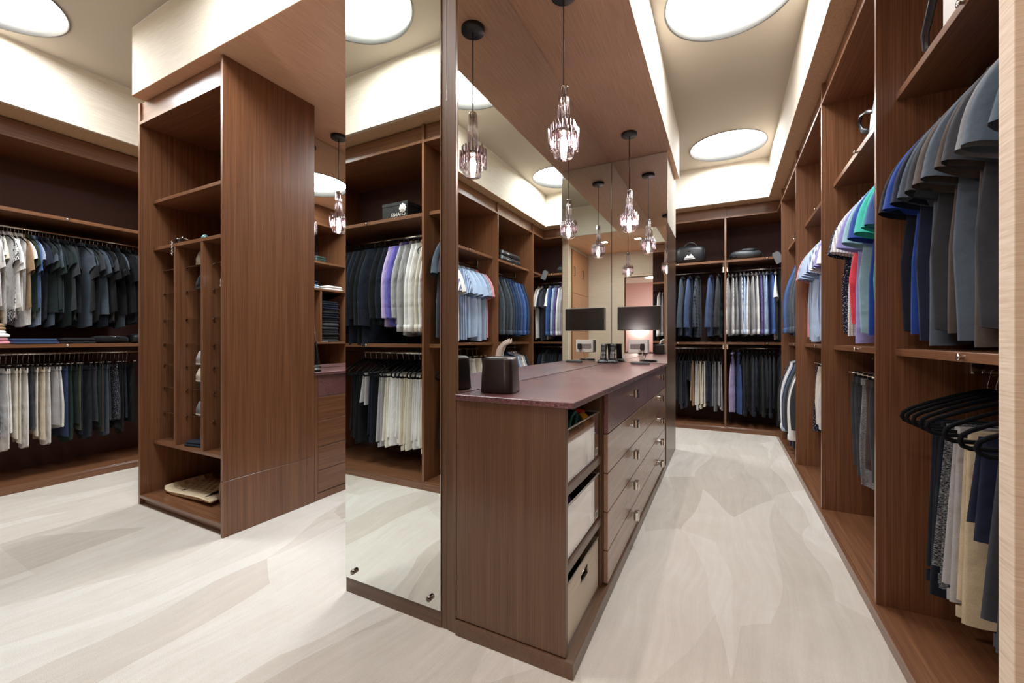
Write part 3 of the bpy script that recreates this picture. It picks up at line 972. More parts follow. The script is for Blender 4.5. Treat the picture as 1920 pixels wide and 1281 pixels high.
# --- third bay
hang('y', .88, UZ, [(4.46, 'tee', 'pink'), (4.38, 'tee', 'sky', 'check'), (4.27, 'tee', 'sky'), (4.16, 'tee', 'sky'), (4.05, 'tee', 'sky'), (3.94, 'tee', 'sky', 'stripe'),
    (3.83, 'tee', 'white'), (3.73, 'tee', 'white', 'stripe'), (3.63, 'tee', 'lavender'), (3.53, 'tee', 'white')], 'third bay upper rod', 'far panel', thick=.034)
hang('y', .84, LZ, [(4.46, 'skirt', 'navy', 'dots'), (4.37, 'skirt', 'ivory'), (4.24, 'skirt', 'white'), (4.10, 'slacks', 'charcoal'), (3.98, 'slacks', 'black')],
    'third bay lower rod', 'far panel', thick=.034)
# --- fourth bay
hang('y', .88, UZ, [(5.54, 'shirt', 'navy'), (5.46, 'shirt', 'denim'), (5.37, 'shirt', 'blue'), (5.28, 'shirt', 'steel'), (5.19, 'shirt', 'denim'), (5.10, 'shirt', 'denim'),
    (5.01, 'shirt', 'charcoal'), (4.92, 'shirt', 'slate'), (4.83, 'shirt', 'charcoal'), (4.73, 'shirt', 'slate'), (4.64, 'shirt', 'charcoal')],
    'fourth bay upper rod', 'far panel', thick=.034)
hang('y', .85, LZ, [(5.55, 'coat', 'charcoal'), (5.48, 'knit', 'lightgrey'), (5.41, 'shirt', 'white'), (5.34, 'shirt', 'lightgrey'), (5.27, 'shirt', 'sky'), (5.20, 'coat', 'denim'), (5.13, 'coat', 'navy'), (5.06, 'coat', 'slate'),
    (4.98, 'coat', 'charcoal'), (4.90, 'knit', 'grey'), (4.81, 'shirt', 'white'), (4.70, 'knit', 'charcoal')], 'fourth bay lower rod', 'far panel', thick=.04)
# --- end wall bays (rod y=6.35)
hang('x', 6.35, UZ, [(-.07, 'blazer', 'charcoal', None, -4), (-.165, 'blazer', 'steel', None, -6), (-.333, 'blazer', 'midnight', 'plaid', -3), (-.432, 'blazer', 'steel', None, -5),
    (-.526, 'blazer', 'slate', None, -4), (-.66, 'blazer', 'navy'), (-.80, 'blazer', 'charcoal')], 'blazer bay upper rod', 'middle divider', thick=.04)
hang('x', 6.35, LZ, [(-.06, 'trousers', 'lightgrey'), (-.12, 'trousers', 'grey'), (-.185, 'trousers', 'navy'), (-.245, 'trousers', 'ivory'), (-.295, 'trousers', 'cream'), (-.345, 'trousers', 'white'),
    (-.395, 'trousers', 'tan'), (-.44, 'shorts', 'navy'), (-.485, 'trousers', 'navy'), (-.53, 'trousers', 'charcoal'), (-.575, 'trousers', 'black'), (-.70, 'trousers', 'charcoal')],
    'blazer bay lower rod', 'middle divider', thick=.028)
hang('x', 6.35, UZ, [(.05, 'shirt', 'white', 'check', -5), (.095, 'shirt', 'white', 'check'), (.14, 'shirt', 'lightgrey', 'check'), (.19, 'shirt', 'white', 'stripe'), (.235, 'shirt', 'sky'),
    (.28, 'shirt', 'white'), (.325, 'shirt', 'lightgrey'), (.37, 'shirt', 'white'), (.41, 'shirt', 'purple', 'dots'), (.45, 'shirt', 'sky', 'check'), (.495, 'shirt', 'sky'), (.54, 'shirt', 'blue'),
    (.59, 'tee', 'white'), (.635, 'tee', 'charcoal', None, 8), (.68, 'tee', 'navy'), (.73, 'tee', 'white'), (.79, 'tee', 'cream')], 'pale shirt bay upper rod', 'middle divider', thick=.026)
hang('x', 6.35, LZ, [(.10, 'tank', 'lilac', None, -6), (.17, 'tank', 'blue'), (.225, 'shirt', 'black'), (.275, 'knit', 'midnight'), (.325, 'shirt', 'midnight'), (.375, 'knit', 'navy'), (.425, 'shirt', 'black'),
    (.475, 'knit', 'midnight'), (.525, 'shirt', 'midnight'), (.575, 'knit', 'black'), (.64, 'coat', 'charcoal'), (.72, 'knit', 'navy')], 'pale shirt bay lower rod', 'middle divider', thick=.03)
# --- bay on the wall across from the tower (rod x=-5.22)
up = 'white white white white cream lightgrey white white speckle white white tan olive green sky blue navy darkgreen slate darkgreen midnight slate darkgreen charcoal darkgreen midnight slate black charcoal slate midnight black charcoal black slate black charcoal black'.split()
ys = [.99, 1.012, 1.034, 1.056, 1.078, 1.098, 1.118, 1.138, 1.158, 1.180, 1.20, 1.22, 1.238, 1.256, 1.274, 1.294, 1.314, 1.336, 1.358, 1.38, 1.402, 1.424, 1.448, 1.474, 1.502, 1.53, 1.575, 1.605, 1.635, 1.66, 1.69, 1.72, 1.755, 1.79, 1.825, 1.86, 1.90, 1.95]
its = []
rr = random.Random(3)
for y, c in zip(ys, up):
    pat = None
    if c == 'speckle':
        c, pat = 'white', 'speckle'
    if c == 'sky':
        pat = 'check'
    its.append((y, 'smalltee', c, pat, rr.uniform(-9, 9)))
hang('y', -5.22, UZ, its, 'tower side upper rod', 'nearest end', thick=.026)
low = [('skirt', 'black', 'hoop'), ('skirt', 'black', 'houndstooth'), ('slacks', 'white', None), ('slacks', 'white', None), ('slacks', 'ivory', None), ('slacks', 'ivory', None), ('slacks', 'white', None), ('slacks', 'charcoal', None),
       ('slacks', 'ivory', None), ('slacks', 'cream', None), ('slacks', 'white', None), ('skirt', 'lightgrey', None), ('skirt', 'white', None), ('slacks', 'denim', None), ('slacks', 'green', None), ('slacks', 'darkgreen', None),
       ('slacks', 'olive', None), ('slacks', 'navy', None), ('slacks', 'midnight', None), ('slacks', 'charcoal', None), ('slacks', 'darkgreen', None), ('slacks', 'brown', None), ('slacks', 'slate', None), ('slacks', 'charcoal', None),
       ('skirt', 'midnight', 'dots'), ('slacks', 'black', None), ('slacks', 'black', None), ('slacks', 'midnight', None), ('slacks', 'black', None)]
hang('y', -5.17, LZ, [(1.03 + .0305 * i,) + x + (rr.uniform(-10, 10),) for i, x in enumerate(low)], 'tower side lower rod', 'nearest end', thick=.019)
# --- bays behind the camera, seen in the column mirror (rod y=-.13)
hang('x', -.13, UZ, [(-2.20, 'shirt', 'white'), (-2.25, 'shirt', 'ivory'), (-2.30, 'shirt', 'white'), (-2.36, 'shirt', 'white'), (-2.43, 'shirt', 'lightgrey'), (-2.485, 'knit', 'lightgrey', 'tweed'), (-2.545, 'knit', 'violet'),
    (-2.60, 'knit', 'lilac'), (-2.665, 'knit', 'midnight'), (-2.72, 'knit', 'black'), (-2.83, 'coat', 'midnight'), (-2.90, 'coat', 'black'), (-2.96, 'knit', 'black'), (-3.02, 'coat', 'midnight'), (-3.08, 'shirt', 'black'), (-3.16, 'shirt', 'black')],
    'gift box bay upper rod', 'divider', thick=.034)
hang('x', -.13, LZ, [(-2.20, 'trousers', 'white'), (-2.255, 'trousers', 'ivory'), (-2.31, 'trousers', 'white'), (-2.365, 'trousers', 'white'), (-2.42, 'trousers', 'ivory'), (-2.475, 'trousers', 'cream'), (-2.54, 'trousers', 'white'), (-2.61, 'trousers', 'white'),
    (-2.68, 'trousers', 'ivory'), (-2.74, 'trousers', 'lightgrey'), (-2.80, 'trousers', 'black'), (-2.87, 'trousers', 'midnight'), (-2.94, 'shorts', 'lightgrey'), (-3.01, 'trousers', 'black'), (-3.08, 'trousers', 'black')],
    'gift box bay lower rod', 'divider', thick=.030)
hang('x', -.13, UZ, [(-2.06, 'tee', 'slate'), (-1.99, 'tee', 'charcoal'), (-1.20, 'tee', 'black'), (-1.08, 'shirt', 'white'), (-1.02, 'shirt', 'lightgrey')], 'doorway bay upper rod', 'divider', thick=.034)
hang('x', -.13, LZ, [(-2.05, 'trousers', 'black'), (-1.97, 'trousers', 'charcoal'), (-1.12, 'trousers', 'white'), (-1.03, 'trousers', 'white')], 'doorway bay lower rod', 'divider', thick=.034)

# ================================================================== things on the counters
def rbox(cx, cy, z0, z1, sx, sy, rz=0, r=.02, taper=.0, rt=.012, n=8, bulge=0):
    """rounded-corner box lofted upwards"""
    def ring(hx, hy, z, rr):
        pts = []
        for q in range(4):
            sxn, syn = ((1, 1), (-1, 1), (-1, -1), (1, -1))[q]
            for i in range(n):
                a = pi / 2 * q + pi / 2 * i / (n - 1)
                x, y = sxn * (hx - rr) + rr * cos(a), syn * (hy - rr) + rr * sin(a)
                pts.append((cx + x * cos(rz) - y * sin(rz), cy + x * sin(rz) + y * cos(rz), z))
        return pts
    hx, hy = sx / 2, sy / 2
    H = z1 - z0
    rings = [ring(hx - .003, hy - .003, z0, r), ring(hx, hy, z0 + .003, r)]
    for t in (.33, .66):
        k = 1 - taper * t
        rings.append(ring(hx * k + bulge, hy * k + bulge, z0 + H * t, r))
    for i in range(5):
        a = pi / 2 * i / 4
        k = 1 - taper
        rings.append(ring(hx * k - rt * (1 - cos(a)), hy * k - rt * (1 - cos(a)), z1 - rt + rt * sin(a), max(.002, r - rt * (1 - cos(a)) * .6)))
    return MB().loft(rings, True, True, True)

CZT = .977
t = thing('tissue_box', 'dark bronze tissue box cover with a white tissue pulled up, on the burgundy counter', 'tissue box', (-.846, 1.547, CZT))
part('cover', rbox(-.846, 1.547, CZT, CZT + .148, .142, .142, radians(8), .03, .09, .018), BRONZE, t)
part('slot', rbox(-.846, 1.547, CZT + .1475, CZT + .1495, .07, .02, radians(8), .009, 0, .001), BLACK, t)
m = MB()
rings = []
for k in range(9):
    q = k / 8
    x0, z = -.852 + .055 * q ** 2.2, CZT + .142 + .092 * q - .018 * q ** 3
    hw = .013 + .006 * sin(pi * q) - .007 * q
    rings.append([(x0 + hw * cos(a) * cos(.4) * .95, 1.547 + hw * cos(a) * sin(.4) + (.010 - .006 * q) * sin(a) + .004 * sin(3 * a + 4 * q), z + .010 * cos(2 * a) * q) for a in ring_pts(14)])
m.loft(rings)
part('tissue', m, PAPER, t)

t = thing('wall_screen', 'slim black screen mounted on the end mirror above the counter', 'monitor', (-.71, 4.0, 1.28))
part('housing', B(-.909, -.511, 3.985, 4.017, 1.284, 1.508, c=.003), plain('silver_bezel', (150, 146, 140), .3, .6), t)
part('screen', B(-.906, -.514, 3.982, 3.9855, 1.288, 1.503, c=.001), SCREEN, t)

t = thing('outlet_box', 'white outlet box with a black plug, under the screen on the end mirror', 'outlet', (-.717, 3.99, 1.07))
part('box', B(-.805, -.630, 3.965, 4.017, 1.070, 1.195, c=.004), WHITEP, t)
part('outlet_plate', B(-.785, -.668, 3.962, 3.9655, 1.110, 1.155), plain('grey_outlet_plate', (150, 140, 140), .5), t)
for i in range(4):
    s_ = MB()
    x = -.772 + i * .028
    for dx in (-.005, .005):
        s_.box(x + dx - .0015, x + dx + .0015, 3.9612, 3.963, 1.132, 1.143, c=.0004)
    s_.box(x - .0025, x + .0025, 3.9612, 3.963, 1.119, 1.124, c=.0004)
    part('socket', s_, plain('socket_slots', (70, 62, 62), .5), t)
part('plug', MB().box(-.690, -.652, 3.935, 3.963, 1.100, 1.158, c=.006), RUBBER, t, 'black power plug')
part('cord', MB().tube([(-.671, 3.945, 1.10), (-.672, 3.94, 1.07), (-.668, 3.93, 1.03), (-.69, 3.93, .995), (-.73, 3.95, .981), (-.77, 3.97, .981), (-.80, 3.99, .981)], .0025, 8), plain('cord_grey', (190, 180, 165), .5), t)

def handset(x, y, z, rz, par):
    m = MB()
    rings = []
    for k in range(9):
        q = k / 8
        L = .165 * q
        hw = .030 - .003 * sin(pi * q)
        th = .013 + .003 * cos(2 * pi * q)
        cx, cz = x, z + L * cos(.26)
        cy = y + L * sin(.26)
        rings.append([(cx + hw * math.copysign(abs(cos(a)) ** .6, cos(a)), cy + th * math.copysign(abs(sin(a)) ** .7, sin(a)), cz) for a in ring_pts(18)])
    m.loft(rings, True, True, True)
    o = part('handset', m, RUBBER, par)
    k = MB()
    for r in range(5):
        for c in range(3):
            L = .028 + r * .0125
            k.box(x - .0165 + c * .0125, x - .0165 + c * .0125 + .0085, y + L * sin(.26) - .0165, y + L * sin(.26) - .0125, z + L, z + L + .008, c=.001)
    part('keypad', k, plain('phone_keys', (190, 188, 186), .5), o, kind='stuff')
    part('display', MB().box(x - .016, x + .016, y + .108 * sin(.26) - .0165, y + .108 * sin(.26) - .0135, z + .100, z + .132, c=.001), plain('phone_display', (96, 100, 104), .2), o)
    return o
t = thing('cordless_phone', 'black cordless phone standing in its cradle, before the end mirror', 'phone', (-.935, 3.87, CZT))
part('cradle', rbox(-.930, 3.872, CZT, CZT + .030, .105, .10, 0, .02, .18, .008), RUBBER, t)
handset(-.930, 3.862, CZT + .018, 0, t)
t = thing('remote_control', 'grey remote control lying on the counter in front of the end mirror', 'remote control', (-.67, 3.80, CZT))
part('body', rbox(-.665, 3.80, CZT, CZT + .020, .165, .046, radians(8), .01, .05, .006), plain('remote_grey', (74, 74, 76), .35), t)
k = MB()
for i in range(9):
    for j in range(3):
        x, y = -.665 + (-.068 + i * .0165), 3.80 + (-.011 + j * .011) + (-.068 + i * .0165) * .14
        k.box(x - .0045, x + .0045, y - .003, y + .003, CZT + .019, CZT + .0225, c=.0008)
part('buttons', k, plain('remote_buttons', (150, 150, 152), .4), t, kind='stuff')

# ---- storage bins in the open end of the dresser
def clear_bin(z0, z1, lab, stuff, glare_sheet, sticker):
    t = thing('storage_bin', lab, 'bin', (-.73, 1.65, z0))
    x0, x1, y0, y1 = -.94, -.512, 1.438, 1.872
    m = MB()
    th = .003
    m.box(x0, x1, y0, y1, z0, z0 + th).box(x0, x1, y0, y0 + th, z0 + th, z1).box(x0, x1, y1 - th, y1, z0 + th, z1)
    m.box(x0, x0 + th, y0 + th, y1 - th, z0 + th, z1).box(x1 - th, x1, y0 + th, y1 - th, z0 + th, z1)
    part('walls', m, ACRYL, t)
    part('rim', MB().tube([(x0, y0, z1), (x1, y0, z1), (x1, y1, z1), (x0, y1, z1)], .0045, 6, closed=True), plain('bin_rim', (190, 184, 176), .25), t)
    if glare_sheet:
        part('glare_sheet', B(x1 - .012, x1 - .008, y0 + .012, y1 - .09, z0 + .006, z1 - glare_sheet), plain('glare_cream', (226, 216, 202), .5), t)  # pale sheet painted in place of the bright reflection on the bin front
    if sticker:
        st = B(x1 - .0005, x1 + .0006, y1 - .055, y1 - .022, z0 + .012, z0 + .045, c=.0002)
        o = part('sticker', st, WHITEP, t)
        ln = MB()
        for i in range(6):
            ln.box(x1 + .0006, x1 + .0010, y1 - .052 + i * .0045, y1 - .052 + i * .0045 + (.002 if i % 2 else .001), z0 + .018, z0 + .04, c=.0001)
        part('barcode', ln, BLACK, o, kind='stuff')
    for i, (c, cx, cy, cz, sx, sy, sz) in enumerate(stuff):
        part('fabric_bundle', rbox(cx, cy, cz, cz + sz, sx, sy, .3 * i, min(sx, sy) * .35, .15, sz * .3), fabric(c), t, f'{WORD.get(c, c)} bundle')
    return t, (x0, x1, y0, y1)
t, q = clear_bin(.666, .868, 'clear bin with green, yellow and red things, on the dresser top cubby', [('darkgreen', -.62, 1.55, .67, .20, .17, .235), ('green', -.60, 1.70, .67, .17, .12, .225), ('black', -.8, 1.65, .67, .2, .3, .19)], .055, True)
part('yellow_ball', MB().lathe([(.034 * sin(a), .845 + .034 * -cos(a)) for a in [pi * i / 12 for i in range(13)]], -.555, 1.755, 20), plain('ball_yellow', (226, 178, 20), .5), t, 'yellow ball')
part('red_strap', MB().tube([(-.60, 1.74, .872), (-.575, 1.77, .884), (-.56, 1.80, .876)], .008, 8), plain('strap_red', (205, 40, 34), .5), t, 'red strap')
part('teal_cord', MB().tube([(-.53, 1.49, .83), (-.535, 1.56, .895), (-.54, 1.62, .905), (-.54, 1.65, .885), (-.535, 1.60, .85), (-.53, 1.54, .82)], .005, 8), plain('cord_teal', (40, 130, 125), .5), t, 'teal cord')
t, q = clear_bin(.383, .585, 'clear bin with purple cloth behind a pale painted reflection, on the dresser middle cubby', [('purple', -.60, 1.56, .39, .15, .2, .185), ('black', -.62, 1.76, .39, .2, .16, .17), ('ivory', -.8, 1.66, .39, .2, .34, .15)], .05, True)
t = thing('storage_box', 'cream box with an oblong handle hole on the bottom board of the dresser cubby', 'bin', (-.73, 1.65, .062))
x0, x1, y0, y1, z0, z1 = -.94, -.515, 1.44, 1.87, .063, .292
cb = plain('cream_board', (216, 204, 184), .5)
m = MB()
m.box(x0, x1, y0, y1, z0, z0 + .004).box(x0, x1 - .005, y0, y0 + .005, z0 + .004, z1).box(x0, x1 - .005, y1 - .005, y1, z0 + .004, z1).box(x0, x0 + .005, y0, y1, z0 + .004, z1)
m.box(x1 - .005, x1, y0, y1, z0 + .004, z1 - .075).box(x1 - .005, x1, y0, y1, z1 - .042, z1).box(x1 - .005, x1, y0, 1.61, z1 - .075, z1 - .042).box(x1 - .005, x1, 1.70, y1, z1 - .075, z1 - .042)
part('shell', m, cb, t)
part('handle_rim', MB().tube([(x1, 1.61, z1 - .075), (x1, 1.70, z1 - .075), (x1, 1.70, z1 - .042), (x1, 1.61, z1 - .042)], .003, 6, closed=True), CHROME, t)
part('rim', MB().tube([(x0, y0, z1), (x1, y0, z1), (x1, y1, z1), (x0, y1, z1)], .004, 6, closed=True), plain('box_rim', (200, 190, 176), .25), t)
part('contents', rbox(-.73, 1.655, z0 + .006, z1 - .05, .36, .36, 0, .05, .1, .03), fabric('black'), t)
part('tray', MB().box(x1 + .001, x1 + .006, y0, y1, z0 - .0, z0 + .012), ACRYL, t)

# ================================================================== shelf things
def superell(cx, cy, cz, ax, ay, az, e=.5, n=22, m_=12, axis='x', wob=0, seed=0, flat=True):
    r_ = random.Random(seed)
    ph = [r_.uniform(0, 6.28) for _ in range(4)]
    sg = lambda v, p: math.copysign(abs(v) ** p, v)
    rings = []
    for k in range(m_ + 1):
        b = -pi / 2 + pi * k / m_
        ring = []
        for a in ring_pts(n):
            u, v, w_ = sg(sin(b), e), sg(cos(b), e) * sg(cos(a), e), sg(cos(b), e) * sg(sin(a), e)
            d = 1 + wob * (sin(3 * a + ph[0] + 4 * u) * .5 + sin(5 * u + ph[1] + 2 * a) * .5)
            x, y, z = (u * ax, v * ay * d, w_ * az * d) if axis == 'x' else (v * ax * d, u * ay, w_ * az * d)
            if flat and z < -az:
                z = -az
            ring.append((cx + x, cy + y, cz + z))
        rings.append(ring)
    return MB().loft(rings)

def arc(p0, p1, h, n=14, lean=(0, 0)):
    return [(p0[0] + (p1[0] - p0[0]) * q + lean[0] * sin(pi * q), p0[1] + (p1[1] - p0[1]) * q + lean[1] * sin(pi * q),
             p0[2] + (p1[2] - p0[2]) * q + h * sin(pi * q) ** .6) for q in [i / n for i in range(n + 1)]]

LEATHER = plain('black_leather', (34, 35, 38), .38)
GREYL = plain('grey_coated_canvas', (70, 72, 76), .4)
ZS = 2.236
# duffel on the end wall shelf
t = thing('duffel_bag', 'black leather duffel with a white mountain emblem on the end wall shelf', 'bag', (-.42, 6.30, ZS))
part('body', superell(-.42, 6.30, ZS + .128, .20, .13, .128, .55, wob=.02), LEATHER, t)
for dy in (-.075, .075):
    part('handle', MB().tube(arc((-.50, 6.30 + dy, ZS + .225), (-.33, 6.30 + dy, ZS + .225), .065, lean=(0, -.02 * (1 if dy < 0 else -1))), .011, 8, flat=.5), LEATHER, t)
part('zip', MB().tube([(-.60, 6.30, ZS + .253), (-.42, 6.30, ZS + .257), (-.24, 6.30, ZS + .253)], .004, 6), BLACK, t)
part('end_seam', MB().tube([(-.238 , 6.30 + .115 * cos(a), ZS + .128 + .115 * sin(a)) for a in ring_pts(24)], .005, 6, closed=True), BLACK, t)
lg = MB()
yf = 6.165
lg.add([(-.49, yf, ZS + .075), (-.45, yf, ZS + .118), (-.435, yf, ZS + .100), (-.405, yf, ZS + .130), (-.36, yf, ZS + .075)], [(0, 1, 2, 3, 4)])
lg.add([(-.495, yf, ZS + .058), (-.355, yf, ZS + .058), (-.355, yf, ZS + .068), (-.495, yf, ZS + .068)], [(0, 1, 2, 3)])
part('emblem', lg, PAPER, t, 'white mountain emblem')
part('stitched_tab', B(-.45, -.41, 6.163, 6.172, ZS + .165, ZS + .18), BLACK, t)
# crumpled backpack
t = thing('backpack', 'flattened black backpack with loose straps on the end wall shelf', 'bag', (.25, 6.28, ZS))
part('body', superell(.25, 6.28, ZS + .065, .19, .14, .068, .75, wob=.10, seed=4), GREYL, t)
part('flap', superell(.28, 6.25, ZS + .115, .11, .10, .035, .7, wob=.08, seed=8), LEATHER, t)
part('strap', MB().tube(arc((.33, 6.20, ZS + .09), (.46, 6.24, ZS + .012), .055), .012, 8, flat=.4), LEATHER, t)
part('strap', MB().tube(arc((.13, 6.16, ZS + .05), (.04, 6.24, ZS + .012), .03), .012, 8, flat=.4), LEATHER, t)
part('buckle', B(.10, .13, 6.13, 6.15, ZS + .03, ZS + .05), RUBBER, t)
# luggage tag hanging over the edge in the far corner
t = thing('luggage_tag', 'grey luggage tag hanging over the shelf edge in the far corner', 'tag', (.585, 6.08, 2.20))
tg = MB()
pts = [(-.03, .06), (.03, .06), (.042, .035), (.042, -.085), (-.042, -.085), (-.042, .035)]
for s_, in ((-1,), (1,)):
    pass
c_, sn = cos(.4), sin(.4)
tg.loft([[(.585 + (x * c_ - z * sn), 6.085 + dy, 2.225 + (x * sn + z * c_)) for x, z in pts] for dy in (-.006, .006)], True, True, True, smooth=False)
part('card', tg, plain('tag_grey', (110, 110, 112), .5), t)
part('strap', MB().tube(arc((.57, 6.085, 2.28), (.60, 6.13, ZS + .004), .04), .005, 6), LEATHER, t)
# folded black bags on the fourth bay shelf
for i, (y, h, lab) in enumerate(((5.10, .085, 'lower black garment bag folded on the shelf of the charcoal shirt bay'), (5.12, .075, 'upper black garment bag folded on the shelf of the charcoal shirt bay'))):
    z = ZS + i * .087
    t = thing('garment_bag', lab, 'bag', (.85, y, z))
    part('body', rbox(.84, y, z, z + h, .36 - .03 * i, .62 - .05 * i, 0, .04, .02, h * .4), LEATHER, t)
    part('zip', MB().tube([(.662 + .014 * i, y - .2, z + h * .5), (.662 + .014 * i, y + .2, z + h * .5)], .003, 6), CHROME, t)
# second bay: black handbag with curled handle
t = thing('handbag', 'black handbag with a curled handle on the shelf of the turquoise shirt bay', 'bag', (.80, 2.72, ZS))
part('body', rbox(.80, 2.64, ZS, ZS + .20, .26, .36, 0, .05, .08, .04), LEATHER, t)
part('handle', MB().tube([(.68, 2.79, ZS + .05), (.665, 2.86, ZS + .09), (.662, 2.91, ZS + .15), (.665, 2.88, ZS + .185), (.672, 2.80, ZS + .165), (.69, 2.72, ZS + .12)], .014, 8, flat=.5), LEATHER, t)
part('clasp', B(.663, .672, 2.62, 2.66, ZS + .12, ZS + .15), CHROME, t)
# jamb bay: white carton with black strap
t = thing('carton', 'white carton with a grey lid on the shelf of the jamb bay', 'box', (.80, 1.86, ZS))
part('box', B(.672, .95, 1.66, 1.955, ZS, ZS + .19, c=.003), WHITEP, t)
part('lid', B(.668, .954, 1.656, 1.93, ZS + .19, ZS + .24, c=.003), plain('lid_grey', (150, 156, 152), .5), t)
t = thing('shoulder_strap', 'black shoulder strap looped beside the white carton in the jamb bay', 'strap', (.67, 2.03, ZS))
part('webbing', MB().tube([(.70, 2.04, ZS + .006), (.664, 2.065, ZS + .04), (.660, 2.06, ZS + .09), (.662, 2.01, ZS + .16), (.666, 1.975, ZS + .22), (.674, 1.95, ZS + .262), (.72, 1.93, ZS + .262), (.75, 1.92, ZS + .256)], .012, 8, flat=.3), RUBBER, t)
# folded clothes
def folded(x, y, z, sx, sy, h, c, lab, pat=None, group=None, seed=0, rz=0):
    t = thing('folded_garment', lab, 'folded clothes', (x, y, z), group)
    r_ = random.Random(seed)
    k = 2
    for i in range(k):
        part('fold', rbox(x + r_.uniform(-.006, .006), y + r_.uniform(-.006, .006), z + h * i / k, z + h * (i + 1) / k, sx - .012 * i, sy - .014 * i, rz, .035, .02, h / k * .45, bulge=.003), fabric(c, pat), t)
    return t
ZM = 1.161
folded(-5.14, .99, ZM, .30, .24, .055, 'pink', 'pink folded knit, lowest of the stack on the tower-side shelf', seed=1)
folded(-5.14, .985, ZM + .056, .30, .235, .055, 'white', 'white folded knit, middle of the stack on the tower-side shelf', seed=2)
folded(-5.14, .98, ZM + .112, .28, .22, .050, 'tan', 'tan folded knit, topmost of the stack on the tower-side shelf', seed=3)
folded(-5.13, 1.25, ZM, .30, .27, .042, 'denim', 'navy jeans folded flat on the shelf below the tops', seed=4)
folded(-5.15, 1.51, ZM, .30, .20, .05, 'black', 'black garment folded on the shelf next to the navy jeans', seed=5)
t = thing('evening_bag', 'sparkling black evening bag on the shelf below the black tops', 'bag', (-5.12, 1.74, ZM))
part('body', superell(-5.12, 1.74, ZM + .035, .09, .12, .035, .5, wob=.05, seed=2), fabric('black', 'speckle'), t)
part('chain', MB().tube(arc((-5.04, 1.66, ZM + .03), (-5.04, 1.82, ZM + .03), .03), .004, 6), CHROME, t)
t = thing('evening_bag', 'plain black evening bag at the end of the shelf below the black tops', 'bag', (-5.12, 1.98, ZM))
part('body', superell(-5.12, 1.98, ZM + .045, .09, .10, .045, .5, wob=.05, seed=3), LEATHER, t)
part('clasp', B(-5.035, -5.028, 1.965, 1.995, ZM + .045, ZM + .06), CHROME, t)
# ---- gift box in the bay behind the camera
t = thing('gift_box', 'black gift box with white rosette and lettering, on the shelf facing the column mirror', 'box', (-2.545, -.10, ZS))
part('box', B(-2.69, -2.405, -.24, .05, ZS, ZS + .118, c=.002), plain('black_card', (20, 20, 22), .4), t)
part('lid', B(-2.692, -2.403, -.242, .052, ZS + .119, ZS + .15, c=.002), plain('black_card_lid', (24, 24, 26), .4), t)
fl = MB()
for ringi, (nn, rad, lift) in enumerate(((8, .028, .004), (6, .018, .009), (4, .008, .013))):
    for i in range(nn):
        a = 2 * pi * i / nn + ringi * .4
        cx, cz = -2.452 + rad * cos(a), ZS + .088 + rad * sin(a)
        fl.loft([[(cx + .013 * k * cos(b), .0535 + lift + .004 * (1 - k), cz + .013 * k * sin(b)) for b in ring_pts(9)] for k in (1, .7, .3)], True, False, True)
part('rosette', fl, PAPER, t, 'white fabric rosette')
fc = bpy.data.curves.new('lettering', 'FONT')
fc.body = 'CHANEL'
fc.size = .044
fc.extrude = .0006
fc.align_x = 'CENTER'
ft = bpy.data.objects.new('text_source', fc)
COL.objects.link(ft)
fm_ = bpy.data.meshes.new_from_object(ft.evaluated_get(bpy.context.evaluated_depsgraph_get()))
bpy.data.objects.remove(ft)
fm_.materials.clear()
fo = bpy.data.objects.new('lettering', fm_)
COL.objects.link(fo)
fo.data.materials.append(PAPER)
fo.parent = t
fo.location = (.035, .1515, .026)
fo.rotation_euler = (pi / 2, 0, pi)
fo['label'] = 'white lettering'
# ---- cubby bookcase contents (seen in the mirror behind the passage dresser)
for i, (c, h) in enumerate((('charcoal', .085), ('black', .075), ('charcoal', .09), ('black', .06), ('midnight', .06), ('black', .055), ('navy', .055), ('midnight', .05))):
    z = 1.163 + sum((.085, .075, .09, .06, .06, .055, .055, .05)[:i]) + .001 * i
    folded(-1.42, 3.80, z, .30, .27, h, c, f'{WORD.get(c, c)} folded sweater, {ORD[i]} from the bottom of the cubby stack', group='sweaters stacked in the cubby', seed=20 + i)
folded(-1.42, 3.87, 1.848, .30, .26, .06, 'white', 'white folded shirt on the cubby shelf above the sweater stack', seed=40)
folded(-1.42, 3.50, 1.848, .30, .26, .05, 'sky', 'pale blue folded shirt next to the white one in the cubby', seed=41)
folded(-1.42, 3.50, 1.899, .29, .25, .045, 'navy', 'navy folded shirt on top of the pale blue one in the cubby', seed=42)
t = thing('jewel_box', 'small dark green box on the upper cubby shelf', 'box', (-1.5, 3.66, 2.193))
part('box', rbox(-1.5, 3.66, 2.193, 2.25, .12, .17, 0, .02, .05, .01), plain('green_shagreen', (44, 58, 54), .35), t)
part('lid', rbox(-1.5, 3.66, 2.2505, 2.275, .122, .172, 0, .02, .25, .01), plain('green_shagreen_lid', (60, 74, 70), .3), t)
